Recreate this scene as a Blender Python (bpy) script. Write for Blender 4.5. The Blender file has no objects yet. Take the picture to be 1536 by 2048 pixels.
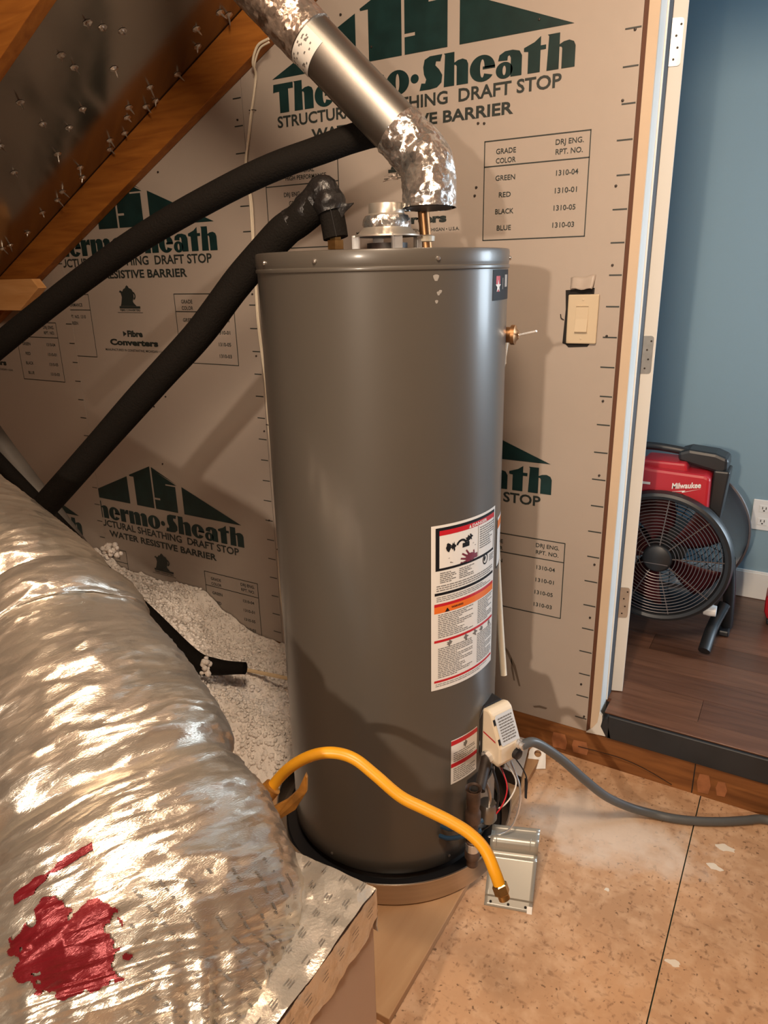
import bpy, math, random
from mathutils import Vector, Matrix, noise
random.seed(7)
R = math.radians
scene = bpy.context.scene
COL = scene.collection

# ------------------------------------------------------------------ camera
YAW, PITCH, ROLL = 0.5359, 0.3245, -0.0230
CAM = Vector((0.4366, -1.9316, 1.4667))
_fw = Vector((-math.sin(YAW)*math.cos(PITCH), math.cos(YAW)*math.cos(PITCH), -math.sin(PITCH)))
_rt = Vector((math.cos(YAW), math.sin(YAW), 0))
_up = _rt.cross(_fw)
_r2 = _rt*math.cos(ROLL) + _up*math.sin(ROLL)
_u2 = -_rt*math.sin(ROLL) + _up*math.cos(ROLL)
cd = bpy.data.cameras.new('camera'); cam = bpy.data.objects.new('camera', cd); COL.objects.link(cam)
m = Matrix((( _r2.x, _u2.x, -_fw.x, CAM.x), (_r2.y, _u2.y, -_fw.y, CAM.y), (_r2.z, _u2.z, -_fw.z, CAM.z), (0, 0, 0, 1)))
cam.matrix_world = m
cd.sensor_fit = 'VERTICAL'; cd.sensor_height = 36.0; cd.lens = 1435.08/2048*36.0
cd.clip_start = 0.02
scene.camera = cam

# ------------------------------------------------------------------ light
w = bpy.data.worlds.new('world'); scene.world = w; w.use_nodes = True
w.node_tree.nodes['Background'].inputs[0].default_value = (0.55, 0.62, 0.7, 1)
w.node_tree.nodes['Background'].inputs[1].default_value = 0.02

def light(name, kind, loc, energy, color, size=0.1, size_y=None, aim=None):
    l = bpy.data.lights.new(name, kind); l.energy = energy; l.color = color
    if kind == 'AREA':
        l.shape = 'RECTANGLE'; l.size = size; l.size_y = size_y or size
    else:
        l.shadow_soft_size = size
    o = bpy.data.objects.new(name, l); COL.objects.link(o); o.location = loc
    if aim is not None:
        o.rotation_euler = (Vector(aim)-Vector(loc)).to_track_quat('-Z', 'Y').to_euler()
    return o
BULB = (0.27, -3.9, 1.88)
LA = light('work_lamp_beam', 'SPOT', BULB, 262, (1.0, 0.81, 0.63), 0.05, aim=(-.12, -.3, .55))     # reflector work lamp behind the camera
LA.data.spot_size = R(58); LA.data.spot_blend = 1.0
BULB2 = (.25, -1.60, 2.50)
light('bulb_light', 'POINT', BULB2, 135, (1.0, 0.78, 0.57), 0.20)                     # globe lamp under the ridge
light('window_daylight', 'AREA', (2.80, 2.00, 1.50), 120, (0.74, 0.88, 1.0), 1.2, 1.3, (-.1, -.5, .9))      # window of the far room, right of the doorway
light('hall_daylight', 'AREA', (2.72, 0.62, 1.55), 10, (0.58, 0.80, 1.0), 0.8, 1.3, (0.3, 0.55, 1.0))        # window at the end of the hall

scene.view_settings.view_transform = 'Standard'
scene.view_settings.look = 'None'
scene.view_settings.gamma = 1.0
scene.view_settings.use_curve_mapping = False
scene.view_settings.exposure = 0.0

# ------------------------------------------------------------------ mesh helpers
class MB:
    def __init__(s): s.v = []; s.f = []
    def add(s, vs, fs):
        n = len(s.v); s.v += [tuple(v) for v in vs]; s.f += [tuple(i+n for i in f) for f in fs]; return s
    def box(s, x0, x1, y0, y1, z0, z1):
        v = [(x0,y0,z0),(x1,y0,z0),(x1,y1,z0),(x0,y1,z0),(x0,y0,z1),(x1,y0,z1),(x1,y1,z1),(x0,y1,z1)]
        return s.add(v, [(0,3,2,1),(4,5,6,7),(0,1,5,4),(1,2,6,5),(2,3,7,6),(3,0,4,7)])
    def obox(s, c, ax, ay, az, hx, hy, hz):
        c = Vector(c); ax, ay, az = Vector(ax).normalized(), Vector(ay).normalized(), Vector(az).normalized()
        v = [c+ax*hx*a+ay*hy*b+az*hz*d for d in (-1,1) for a,b in ((-1,-1),(1,-1),(1,1),(-1,1))]
        return s.add(v, [(0,3,2,1),(4,5,6,7),(0,1,5,4),(1,2,6,5),(2,3,7,6),(3,0,4,7)])
    def poly(s, pts): return s.add(pts, [tuple(range(len(pts)))])
    def prism(s, pts, d):
        n = len(pts); d = Vector(d); a = [Vector(p) for p in pts]; b = [p+d for p in a]
        return s.add(a+b, [tuple(range(n))[::-1], tuple(range(n, 2*n))]+[(i, (i+1) % n, (i+1) % n+n, i+n) for i in range(n)])
    def tube(s, path, rad, n=14, caps=True, rfun=None):
        P = [Vector(p) for p in path]; m = len(P)
        rr = rad if isinstance(rad, (list, tuple)) else [rad]*m
        T = [(P[min(i+1, m-1)]-P[max(i-1, 0)]).normalized() for i in range(m)]
        ref = Vector((0,0,1)) if abs(T[0].z) < .9 else Vector((1,0,0))
        nn = (ref-T[0]*ref.dot(T[0])).normalized(); vs = []
        for i in range(m):
            nn = (nn-T[i]*nn.dot(T[i])).normalized(); bb = T[i].cross(nn)
            for k in range(n):
                a = 2*math.pi*k/n; r = rr[i]
                if rfun: r = rfun(i/(m-1), a, r)
                vs.append(P[i]+(nn*math.cos(a)+bb*math.sin(a))*r)
        fs = [(i*n+k, i*n+(k+1) % n, (i+1)*n+(k+1) % n, (i+1)*n+k) for i in range(m-1) for k in range(n)]
        if caps: fs += [tuple(range(n))[::-1], tuple(range((m-1)*n, m*n))]
        return s.add(vs, fs)
    def lathe(s, prof, c, n=64, axis='z', caps=False):
        vs = []; m = len(prof)
        for r, h in prof:
            for k in range(n):
                a = 2*math.pi*k/n; x, y = r*math.cos(a), r*math.sin(a)
                vs.append((c[0]+x, c[1]+y, c[2]+h) if axis == 'z' else ((c[0]+x, c[1]+h, c[2]+y) if axis == 'y' else (c[0]+h, c[1]+x, c[2]+y)))
        fs = [(i*n+k, i*n+(k+1) % n, (i+1)*n+(k+1) % n, (i+1)*n+k) for i in range(m-1) for k in range(n)]
        if caps: fs += [tuple(range(n))[::-1], tuple(range((m-1)*n, m*n))]
        return s.add(vs, fs)
    def ball(s, c, r, n=10, m=6, sc=(1,1,1)):
        pr = [(r*math.sin(math.pi*i/m), -r*math.cos(math.pi*i/m)) for i in range(m+1)]
        k0 = len(s.v); s.lathe(pr, (0,0,0), n)
        for i in range(k0, len(s.v)):
            v = s.v[i]; s.v[i] = (c[0]+v[0]*sc[0], c[1]+v[1]*sc[1], c[2]+v[2]*sc[2])
        return s
    def grid(s, fn, nu, nv, u0=0, u1=1, v0=0, v1=1):
        vs = [fn(u0+(u1-u0)*i/nu, v0+(v1-v0)*j/nv) for i in range(nu+1) for j in range(nv+1)]
        k = nv+1
        return s.add(vs, [(i*k+j, (i+1)*k+j, (i+1)*k+j+1, i*k+j+1) for i in range(nu) for j in range(nv)])
    def map2(s, verts2, faces, fn): return s.add([fn(a, b) for a, b in verts2], faces)

ORIG = {}
def obj(name, mb, material, parent=None, label=None, cat=None, group=None, kind=None, smooth=False, bevel=0, origin=None, sub=0):
    if parent is not None: o0 = ORIG[parent.name]
    elif origin is not None: o0 = Vector(origin)
    else:
        xs, ys, zs = zip(*mb.v); o0 = Vector(((min(xs)+max(xs))/2, (min(ys)+max(ys))/2, min(zs)))
    me = bpy.data.meshes.new(name)
    me.from_pydata([(v[0]-o0.x, v[1]-o0.y, v[2]-o0.z) for v in mb.v], [], mb.f)
    me.validate(); me.update()
    if smooth:
        me.polygons.foreach_set('use_smooth', [True]*len(me.polygons))
        try: me.set_sharp_from_angle(angle=R(smooth if smooth is not True else 40))
        except Exception: pass
    ob = bpy.data.objects.new(name, me); COL.objects.link(ob)
    if material: me.materials.append(material)
    if parent is None: ob.location = o0
    else: ob.parent = parent
    ORIG[ob.name] = o0
    if bevel:
        b = ob.modifiers.new('bevel', 'BEVEL'); b.width = bevel; b.segments = 2; b.limit_method = 'ANGLE'; b.angle_limit = R(35)
    if label: ob['label'] = label
    if cat: ob['category'] = cat
    if group: ob['group'] = group
    if kind: ob['kind'] = kind
    return ob
def thing(name, loc, label=None, cat=None, group=None, kind=None):
    e = bpy.data.objects.new(name, None); COL.objects.link(e); e.location = loc; e.empty_display_size = .05
    ORIG[e.name] = Vector(loc)
    if label: e['label'] = label
    if cat: e['category'] = cat
    if group: e['group'] = group
    if kind: e['kind'] = kind
    return e
def smoothpath(pts, k=8):
    P = [Vector(p) for p in pts]; P = [P[0]*2-P[1]]+P+[P[-1]*2-P[-2]]; out = []
    for i in range(1, len(P)-2):
        for j in range(k):
            t = j/k; a, b, c, d = P[i-1:i+3]
            out.append(.5*((2*b)+(c-a)*t+(2*a-5*b+4*c-d)*t*t+(3*b-a-3*c+d)*t**3))
    out.append(P[-2]); return out
def interp(xs, ys, x):
    if x <= xs[0]: return ys[0]
    for i in range(1, len(xs)):
        if x <= xs[i]:
            t = (x-xs[i-1])/(xs[i]-xs[i-1]); t = t*t*(3-2*t); return ys[i-1]+(ys[i]-ys[i-1])*t
    return ys[-1]

# ------------------------------------------------------------------ text
_tc = {}
def glyphs(s, bold=0.0):
    k = (s, bold)
    if k not in _tc:
        cu = bpy.data.curves.new('t', 'FONT'); cu.body = s; cu.resolution_u = 3; cu.offset = bold
        o = bpy.data.objects.new('t', cu); COL.objects.link(o)
        bpy.context.view_layer.update()
        me = bpy.data.meshes.new_from_object(o.evaluated_get(bpy.context.evaluated_depsgraph_get()))
        v = [(q.co.x, q.co.y) for q in me.vertices]; f = [tuple(p.vertices) for p in me.polygons]
        bpy.data.objects.remove(o); bpy.data.curves.remove(cu); bpy.data.meshes.remove(me)
        _tc[k] = (v, f)
    return _tc[k]
def text(mb, s, x0, x1, z0, h, fn, bold=0.0):
    """lettering fitted between x0 and x1, standing on z0, cap height h"""
    v, f = glyphs(s, bold)
    if not v: return
    a, b = min(p[0] for p in v), max(p[0] for p in v)
    base, cap = 0.0-bold, 0.70+bold
    k = (x1-x0)/(b-a)
    mb.map2([(x0+(p[0]-a)*k, z0+(p[1]-base)*h/(cap-base)) for p in v], f, fn)
def rect(mb, x0, x1, z0, z1, fn, n=1):
    for i in range(n):
        a, b = x0+(x1-x0)*i/n, x0+(x1-x0)*(i+1)/n
        mb.map2([(a,z0),(b,z0),(b,z1),(a,z1)], [(0,1,2,3)], fn)

# ------------------------------------------------------------------ materials
def mat(name, col, rough=.5, metal=0.0, var=0.0, scale=8.0, col2=None, bump=0.0, bscale=60.0, stretch=(1,1,1), spec=.5, coat=0.0, detail=4.0, emit=None, trans=0.0):
    M = bpy.data.materials.new(name); M.use_nodes = True; nt = M.node_tree; N = nt.nodes; L = nt.links
    b = N['Principled BSDF']; b.inputs['Base Color'].default_value = (*col, 1); b.inputs['Roughness'].default_value = rough
    b.inputs['Metallic'].default_value = metal; b.inputs['Specular IOR Level'].default_value = spec
    b.inputs['Coat Weight'].default_value = coat; b.inputs['Coat Roughness'].default_value = .16
    b.inputs['Transmission Weight'].default_value = trans
    tc = N.new('ShaderNodeTexCoord'); mp = N.new('ShaderNodeMapping'); mp.inputs['Scale'].default_value = stretch
    L.new(tc.outputs['Object'], mp.inputs['Vector'])
    if var or col2:
        nz = N.new('ShaderNodeTexNoise'); nz.inputs['Scale'].default_value = scale; nz.inputs['Detail'].default_value = detail
        L.new(mp.outputs['Vector'], nz.inputs['Vector'])
        rp = N.new('ShaderNodeValToRGB'); c2 = col2 or tuple(max(0, c*(1-var)) for c in col)
        rp.color_ramp.elements[0].color = (*c2, 1); rp.color_ramp.elements[1].color = (*col, 1)
        rp.color_ramp.elements[0].position = .35; rp.color_ramp.elements[1].position = .65
        L.new(nz.outputs['Fac'], rp.inputs['Fac']); L.new(rp.outputs['Color'], b.inputs['Base Color'])
    if bump:
        nb = N.new('ShaderNodeTexNoise'); nb.inputs['Scale'].default_value = bscale; nb.inputs['Detail'].default_value = 5
        L.new(mp.outputs['Vector'], nb.inputs['Vector'])
        bn = N.new('ShaderNodeBump'); bn.inputs['Strength'].default_value = bump; bn.inputs['Distance'].default_value = .01
        L.new(nb.outputs['Fac'], bn.inputs['Height']); L.new(bn.outputs['Normal'], b.inputs['Normal'])
    if emit: b.inputs['Emission Color'].default_value = (*emit[:3], 1); b.inputs['Emission Strength'].default_value = emit[3]
    return M
def wood(name, c1, c2, rough=.6, scale=6.0, stretch=(1,12,12), spec=.3):
    M = mat(name, c1, rough, spec=spec); nt = M.node_tree; N = nt.nodes; L = nt.links; b = N['Principled BSDF']
    tc = N.new('ShaderNodeTexCoord'); mp = N.new('ShaderNodeMapping'); mp.inputs['Scale'].default_value = stretch
    nz = N.new('ShaderNodeTexNoise'); nz.inputs['Scale'].default_value = scale; nz.inputs['Detail'].default_value = 6; nz.inputs['Distortion'].default_value = .6
    rp = N.new('ShaderNodeValToRGB'); rp.color_ramp.elements[0].position = .3; rp.color_ramp.elements[1].position = .7
    rp.color_ramp.elements[0].color = (*c2, 1); rp.color_ramp.elements[1].color = (*c1, 1)
    L.new(tc.outputs['Object'], mp.inputs['Vector']); L.new(mp.outputs['Vector'], nz.inputs['Vector']); L.new(nz.outputs['Fac'], rp.inputs['Fac']); L.new(rp.outputs['Color'], b.inputs['Base Color'])
    bn = N.new('ShaderNodeBump'); bn.inputs['Strength'].default_value = .25; bn.inputs['Distance'].default_value = .003
    L.new(nz.outputs['Fac'], bn.inputs['Height']); L.new(bn.outputs['Normal'], b.inputs['Normal'])
    return M
def foilmat(name, col, rough, metal=.9, cs=26.0, facet=.3, axis=None, stretch=1.0, fine=140.0, strength=.3):
    M = mat(name, col, rough, metal); nt = M.node_tree; N = nt.nodes; L = nt.links; b = N['Principled BSDF']
    tc = N.new('ShaderNodeTexCoord'); geo = N.new('ShaderNodeNewGeometry')
    def vm(op, a_=None, b_=None, sc=None):
        n = N.new('ShaderNodeVectorMath'); n.operation = op
        for i, q in enumerate((a_, b_)):
            if q is None: continue
            if isinstance(q, tuple): n.inputs[i].default_value = q
            else: L.new(q, n.inputs[i])
        if sc is not None:
            if isinstance(sc, float): n.inputs['Scale'].default_value = sc
            else: L.new(sc, n.inputs['Scale'])
        return n
    P = tc.outputs['Object']
    if axis:
        d = vm('DOT_PRODUCT', P, tuple(axis)); ex = vm('SCALE', tuple(axis), sc=d.outputs['Value']); ex2 = vm('SCALE', ex.outputs['Vector'], sc=float(stretch))
        P = vm('ADD', P, ex2.outputs['Vector']).outputs['Vector']
    n0 = N.new('ShaderNodeTexNoise'); n0.inputs['Scale'].default_value = cs*.5; n0.inputs['Detail'].default_value = 2; L.new(P, n0.inputs['Vector'])
    wv = vm('SCALE', n0.outputs['Color'], sc=1.1/cs); P2 = vm('ADD', P, wv.outputs['Vector']).outputs['Vector']
    tot = None
    for k, (sc_, am) in enumerate(((cs, facet), (cs*2.7, facet*.7))):
        vo = N.new('ShaderNodeTexVoronoi'); vo.feature = 'SMOOTH_F1'; vo.inputs['Smoothness'].default_value = .35; vo.inputs['Scale'].default_value = sc_; L.new(P2, vo.inputs['Vector'])
        sb = vm('SUBTRACT', vo.outputs['Color'], (.5,.5,.5)); s2_ = vm('SCALE', sb.outputs['Vector'], sc=float(am))
        tot = s2_.outputs['Vector'] if tot is None else vm('ADD', tot, s2_.outputs['Vector']).outputs['Vector']
    nf = N.new('ShaderNodeTexNoise'); nf.inputs['Scale'].default_value = fine; nf.inputs['Detail'].default_value = 3; L.new(P, nf.inputs['Vector'])
    bn = N.new('ShaderNodeBump'); bn.inputs['Strength'].default_value = strength; bn.inputs['Distance'].default_value = .003
    L.new(nf.outputs['Fac'], bn.inputs['Height'])
    nn_ = vm('NORMALIZE', vm('ADD', bn.outputs['Normal'], tot).outputs['Vector'])
    L.new(nn_.outputs['Vector'], b.inputs['Normal'])
    return M
def osbmat(name, base, dark, light_):
    M = mat(name, base, .62, spec=.35); nt = M.node_tree; N = nt.nodes; L = nt.links; b = N['Principled BSDF']
    tc = N.new('ShaderNodeTexCoord')
    def noi(s, d, st=(1,1,1), rot=0):
        mp = N.new('ShaderNodeMapping'); mp.inputs['Scale'].default_value = st; mp.inputs['Rotation'].default_value = (0,0,rot)
        L.new(tc.outputs['Object'], mp.inputs['Vector'])
        n = N.new('ShaderNodeTexNoise'); n.inputs['Scale'].default_value = s; n.inputs['Detail'].default_value = d; L.new(mp.outputs['Vector'], n.inputs['Vector']); return n
    def ramp(src, p0, p1):
        r = N.new('ShaderNodeValToRGB'); r.color_ramp.elements[0].position = p0; r.color_ramp.elements[1].position = p1
        L.new(src.outputs['Fac'], r.inputs['Fac']); return r
    def mix(f, a, c, fac=1.0):
        x = N.new('ShaderNodeMixRGB')
        mu = N.new('ShaderNodeMath'); mu.operation = 'MULTIPLY'; mu.inputs[1].default_value = fac
        L.new(f.outputs['Color'], mu.inputs[0]); L.new(mu.outputs[0], x.inputs[0])
        if isinstance(a, tuple): x.inputs[1].default_value = (*a, 1)
        else: L.new(a.outputs[0], x.inputs[1])
        x.inputs[2].default_value = (*c, 1); return x
    a = mix(ramp(noi(5, 5), .35, .65), base, tuple(c*.78 for c in base))
    a = mix(ramp(noi(26, 4), .45, .70), a, light_, .55)
    a = mix(ramp(noi(34, 5, (1, 1.9, 1), .5), .58, .72), a, dark, .55)
    a = mix(ramp(noi(55, 4, (1.7, 1, 1), .9), .60, .72), a, dark, .6)
    a = mix(ramp(noi(90, 2), .66, .74), a, tuple(c*.5 for c in dark), .8)
    mp = N.new('ShaderNodeMapping'); mp.vector_type = 'POINT'; mp.inputs['Location'].default_value = (-.45, 1.9, 0); mp.inputs['Scale'].default_value = (3.6, 7.0, 0); mp.inputs['Rotation'].default_value = (0, 0, 0)
    L.new(tc.outputs['Object'], mp.inputs['Vector'])
    ln = N.new('ShaderNodeVectorMath'); ln.operation = 'LENGTH'; L.new(mp.outputs['Vector'], ln.inputs[0])
    dn_ = noi(14, 5); ds = N.new('ShaderNodeMath'); ds.operation = 'MULTIPLY_ADD'; ds.inputs[1].default_value = -1.6; L.new(dn_.outputs['Fac'], ds.inputs[0]); L.new(ln.outputs['Value'], ds.inputs[2])
    dr = N.new('ShaderNodeMapRange'); dr.inputs['From Min'].default_value = .25; dr.inputs['From Max'].default_value = -.35; dr.inputs['To Max'].default_value = .75; L.new(ds.outputs[0], dr.inputs['Value'])
    dm = N.new('ShaderNodeMixRGB'); dm.inputs[2].default_value = (.74, .63, .53, 1); L.new(dr.outputs['Result'], dm.inputs[0]); L.new(a.outputs[0], dm.inputs[1]); a = dm      # plaster dust by the doorway
    L.new(a.outputs[0], b.inputs['Base Color'])
    bn = N.new('ShaderNodeBump'); bn.inputs['Strength'].default_value = .25; bn.inputs['Distance'].default_value = .002
    n = noi(60, 4); L.new(n.outputs['Fac'], bn.inputs['Height']); L.new(bn.outputs['Normal'], b.inputs['Normal'])
    return M

M_SHEATH = mat('sheathing_facer', (.405, .345, .298), .42, var=.06, scale=2.5, bump=.05, bscale=25)
M_INK = mat('dark_green_ink', (.008, .032, .032), .35, var=.3, scale=20)
M_INK2 = mat('thin_black_ink', (.022, .030, .028), .45)
M_RAFT = wood('rafter_pine', (.40, .145, .024), (.25, .08, .013), .5, 5, (1,10,10))
M_PLATE = wood('sill_pine', (.26, .105, .032), (.13, .048, .015), .55, 5, (1,9,9))
M_LUMB = wood('pale_pine', (.80, .44, .18), (.66, .32, .11), .55, 5, (1,9,9))
M_FOILDECK = mat('radiant_barrier_foil', (.38, .35, .31), .18, .95, bump=.06, bscale=9)
M_OSB = osbmat('particle_board', (.62, .375, .215), (.20, .10, .05), (.72, .50, .33))
M_PLY = wood('plywood_board', (.56, .35, .19), (.45, .26, .13), .6, 3, (6,1,6))
M_DARK = mat('dark_void', (.012, .010, .009), .9)
M_CHALK = mat('green_chalk_gap', (.03, .07, .05), .8)
M_WHITEP = mat('white_door_paint', (.68, .675, .64), .4)
M_JAMB = mat('primed_jamb_edge', (.60, .47, .34), .5, var=.06, scale=6)
M_BLACKP = mat('black_threshold_paint', (.018, .022, .028), .38, var=.3, scale=9)
M_HINGE = mat('zinc_hinge', (.62, .66, .68), .32, .9, var=.15, scale=40)
M_FARWALL = mat('blue_grey_wall_paint', (.215, .325, .395), .7, bump=.03, bscale=200)
M_BASEB = mat('white_baseboard_paint', (.72, .72, .70), .45)
M_WALNUT = [wood('walnut_plank_%d' % i, c, tuple(x*.6 for x in c), .32, 4, (1,14,14), .5) for i, c in enumerate([(.125,.055,.032),(.155,.068,.038),(.105,.046,.026)])]
M_TANK = mat('grey_enamel', (.078, .068, .057), .37, 0.0, var=.04, scale=3, coat=.30, spec=.5)
M_TANKTOP = mat('pale_grey_enamel', (.42, .40, .37), .35)
M_ALU = mat('spun_aluminium', (.60, .53, .46), .30, .95, var=.1, scale=4, stretch=(1,1,20))
M_GALV = mat('galvanised_steel', (.36, .35, .325), .42, 1.0, var=.16, scale=5, bump=.02, bscale=40)
M_TAPE = foilmat('crumpled_foil_tape', (.66, .64, .61), .26, .9, 48, .55, fine=160)
M_TAPEDIRTY = foilmat('stained_foil_tape', (.50, .42, .36), .30, .80, 50, .65, fine=160)
M_JACKET = foilmat('silver_duct_film', (.72, .66, .57), .30, .84, 15, .31, (.80, -.28, -.53), 2.6, 200, .25)
M_JACKET2 = foilmat('printed_foil_wrap', (.74, .70, .63), .30, .72, 20, .30, fine=200)
M_RED = foilmat('red_label_film', (.19, .012, .018), .32, .35, 15, .35, (.80, -.28, -.53), 2.6, 200, .25)
M_BEIGE = mat('duct_board_face', (.62, .47, .37), .6, var=.06, scale=6)
M_FOAM = mat('black_foam_insulation', (.0085, .0070, .0058), .8, bump=.3, bscale=220, spec=.10)
M_FOAMG = mat('grey_pipe_jacket', (.13, .115, .10), .6, var=.3, scale=9)
M_BTAPE = mat('black_vinyl_tape', (.010, .009, .009), .38, bump=.5, bscale=45)
M_BRASS = mat('brass', (.68, .47, .20), .3, 1.0, var=.25, scale=60)
M_COPPER = mat('aged_copper', (.42, .22, .10), .4, .9, var=.35, scale=30)
M_IRON = mat('black_iron_pipe', (.045, .035, .030), .5, .4, var=.4, scale=40)
M_IRONB = mat('brown_iron_pipe', (.12, .075, .055), .5, .35, var=.4, scale=50)
M_HOSE = mat('yellow_gas_hose', (.80, .36, .012), .38, var=.08, scale=14)
M_HOSETORN = mat('dirty_yellow_sleeve', (.52, .22, .03), .55, var=.6, scale=22)
M_BLUE = mat('blue_valve_handle', (.02, .06, .12), .4)
M_CREAM = mat('cream_plastic', (.72, .62, .47), .4)
M_PLASTIC = mat('almond_plastic', (.58, .48, .34), .35)
M_BLACKPL = mat('black_plastic', (.012, .012, .014), .35)
M_PAPER = mat('white_label_paper', (.74, .72, .68), .4)
M_LRED = mat('label_red', (.50, .010, .02), .4)
M_LORANGE = mat('label_orange', (.75, .16, .02), .4)
M_LBLACK = mat('label_black', (.008, .008, .010), .6, spec=.2)
M_LGREY = mat('label_small_print', (.16, .15, .14), .5)
M_FLUFF = mat('blown_fibre_insulation', (.93, .87, .81), .95, var=.10, scale=20, bump=.6, bscale=120)
M_WIRE = mat('cream_wire_sheath', (.74, .66, .52), .45)
M_CABLE = mat('grey_conduit', (.085, .09, .092), .42)
M_HOOD = mat('draft_hood_metal', (.62, .57, .50), .35, .75, var=.15, scale=14)
M_SCREW = mat('screw_zinc', (.7, .68, .64), .3, .95)
M_FANRED = mat('red_tool_plastic', (.42, .012, .022), .38)
M_FANBLK = mat('black_tool_plastic', (.014, .015, .017), .4)
M_FANWIRE = mat('grille_wire', (.20, .175, .17), .35, .8)
M_FANDRUM = mat('smoked_drum_metal', (.075, .055, .055), .2, .85)
M_BLADE = mat('dark_red_fan_blade', (.07, .012, .016), .35)
M_OUTLET = mat('white_outlet_plastic', (.75, .75, .74), .35)
M_CHIP = mat('plaster_chip', (.78, .72, .62), .8)
M_SOIL = mat('rust_smudge', (.16, .12, .09), .8)
M_SHINY = mat('bright_sheet_metal', (.78, .79, .80), .22, .8)
M_PATCH = mat('reddish_wood_patch', (.36, .14, .055), .6, var=.3, scale=30)

# ================================================================== SETTING
RZ = lambda X, b=2.633: b+.515*X          # rafter underside; foil plane at b=2.766
XL, XR, YB, RIDGE = -4.0, 3.4, -6.0, .9
# --- floor: base slab with particle-board sheets laid on it
floor = obj('floor', MB().box(XL, XR, YB, .0, -.06, -.018), M_CHALK, kind='structure', origin=(0,0,-.06))
for (x0, x1) in ((-4.0, -.88), (-.878, .3385), (.3415, 1.56), (1.563, 3.4)):
    for (y0, y1) in ((-2.44, -.001), (-4.88, -2.443), (-6.0, -4.883)):
        obj('floor_sheet', MB().box(x0, x1, y0, y1, -.018, 0), M_OSB, floor)

# --- wall with the sheathing panels
RB = lambda X: 2.766+.515*min(X, RIDGE) - .515*max(0, X-RIDGE)
DX0, DX1, DZ = .014, .86, 2.34            # door opening in the framing
wb = MB()
wb.prism([(XL,0,0),(DX0,0,0),(DX0,0,RB(DX0)),(XL,0,RB(XL))], (0,.095,0))
wb.prism([(DX1,0,0),(XR,0,0),(XR,0,RB(XR)),(DX1,0,RB(DX1))], (0,.095,0))
wb.prism([(DX0,0,DZ),(DX1,0,DZ),(DX1,0,RB(DX1)),(DX0,0,RB(DX0))], (0,.095,0))
wall_back = obj('wall_back', wb, M_PLATE, kind='structure', origin=(0,0,0))
PB = .105                                  # panels start above the bottom plate
W2 = lambda x, z: (x, -.0053, z)

def glyph_brand(mb, x0, x1, zb, cap, fn):
    """heavy display lettering 'Thermo.Sheath' as flat shapes"""
    shapes = []
    def ell(cx, cy, rx, ry, n=22, a0=0, a1=360): return [(cx+rx*math.cos(R(a0+(a1-a0)*i/n)), cy+ry*math.sin(R(a0+(a1-a0)*i/n))) for i in range(n+(a1-a0 != 360))]
    def P(ox, pts): shapes.append((ox, [tuple(p) for p in pts], None))
    def ring(ox, cx, cy, rx, ry, ix, iy, a0=0, a1=360):
        shapes.append((ox, ell(cx, cy, rx, ry, 28, a0, a1), ell(cx, cy, ix, iy, 28, a0, a1)))
    X = 0.0
    def T(X):
        P(X, [(0,.72),(.02,1),(.66,1),(.66,.80),(.50,.80),(.50,0),(.20,0),(.20,.74),(.10,.74)]); return .68
    def h(X):
        P(X, [(0,0),(.27,0),(.27,1),(0,1),(.03,.96)]); P(X, [(.27,.62),(.27,.68),(.36,.74),(.48,.76),(.58,.70),(.62,.58),(.62,0),(.33,0),(.33,.56),(.31,.61)]); return .66
    def e(X):
        ring(X, .31,.37,.31,.39,.055,.27, 0, 325); P(X, [(.32,.34),(.62,.34),(.62,.42),(.32,.42)]); return .65
    def r(X):
        P(X, [(0,0),(.27,0),(.27,.74),(0,.74)]); P(X, [(.27,.50),(.27,.62),(.34,.74),(.46,.76),(.46,.48),(.36,.52)]); return .49
    def m_(X):
        P(X, [(0,0),(.26,0),(.26,.74),(0,.74)])
        for q in (.26,.62): P(X, [(q,.60),(q+.02,.68),(q+.10,.75),(q+.22,.75),(q+.32,.68),(q+.34,.56),(q+.34,0),(q+.05,0),(q+.05,.55)])
        return 1.0
    def o(X): ring(X, .32,.37,.32,.39,.05,.28); return .68
    def dot(X): P(X, ell(.11,.40,.11,.14)); return .24
    def S(X):
        P(X, [(.10,.70),(.14,.92),(.28,1.0),(.60,1.0),(.55,.80),(.44,.82),(.42,.70),(.52,.56),(.60,.38),(.58,.16),(.46,.03),(.28,0),(0,0),(.05,.22),(.15,.20),(.18,.32),(.12,.48)]); return .64
    def a(X):
        P(X, [(.04,.50),(.07,.66),(.20,.75),(.38,.76),(.54,.70),(.60,.56),(.60,0),(.34,0),(.34,.54),(.31,.62),(.27,.60),(.26,.48)])
        ring(X, .19,.21,.20,.24,.04,.14); return .64
    def t(X):
        P(X, [(.10,0),(.38,0),(.38,.62),(.50,.62),(.50,.74),(.38,.74),(.38,1.0),(.24,.86),(.0,.74),(.0,.64),(.10,.62)]); return .53
    for fnc in (T,h,e,r,m_,o,dot,S,h,e,a,t,h): X += fnc(X)
    k = (x1-x0)/(X-.04)
    for ox, pts, inner in shapes:
        tr = lambda p: (x0+(ox+p[0])*k, zb+p[1]*cap)
        if inner is None:
            mb.map2([tr(p) for p in pts], [tuple(range(len(pts)))], fn)
        else:
            n = len(pts); closed = abs(pts[0][0]-pts[-1][0])+abs(pts[0][1]-pts[-1][1]) > .2 or True
            full = (len(pts) == 28)
            fs = [(i, (i+1) % n, (i+1) % n+n, i+n) for i in range(n if full else n-1)]
            mb.map2([tr(p) for p in pts]+[tr(p) for p in inner], fs, fn)
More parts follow.
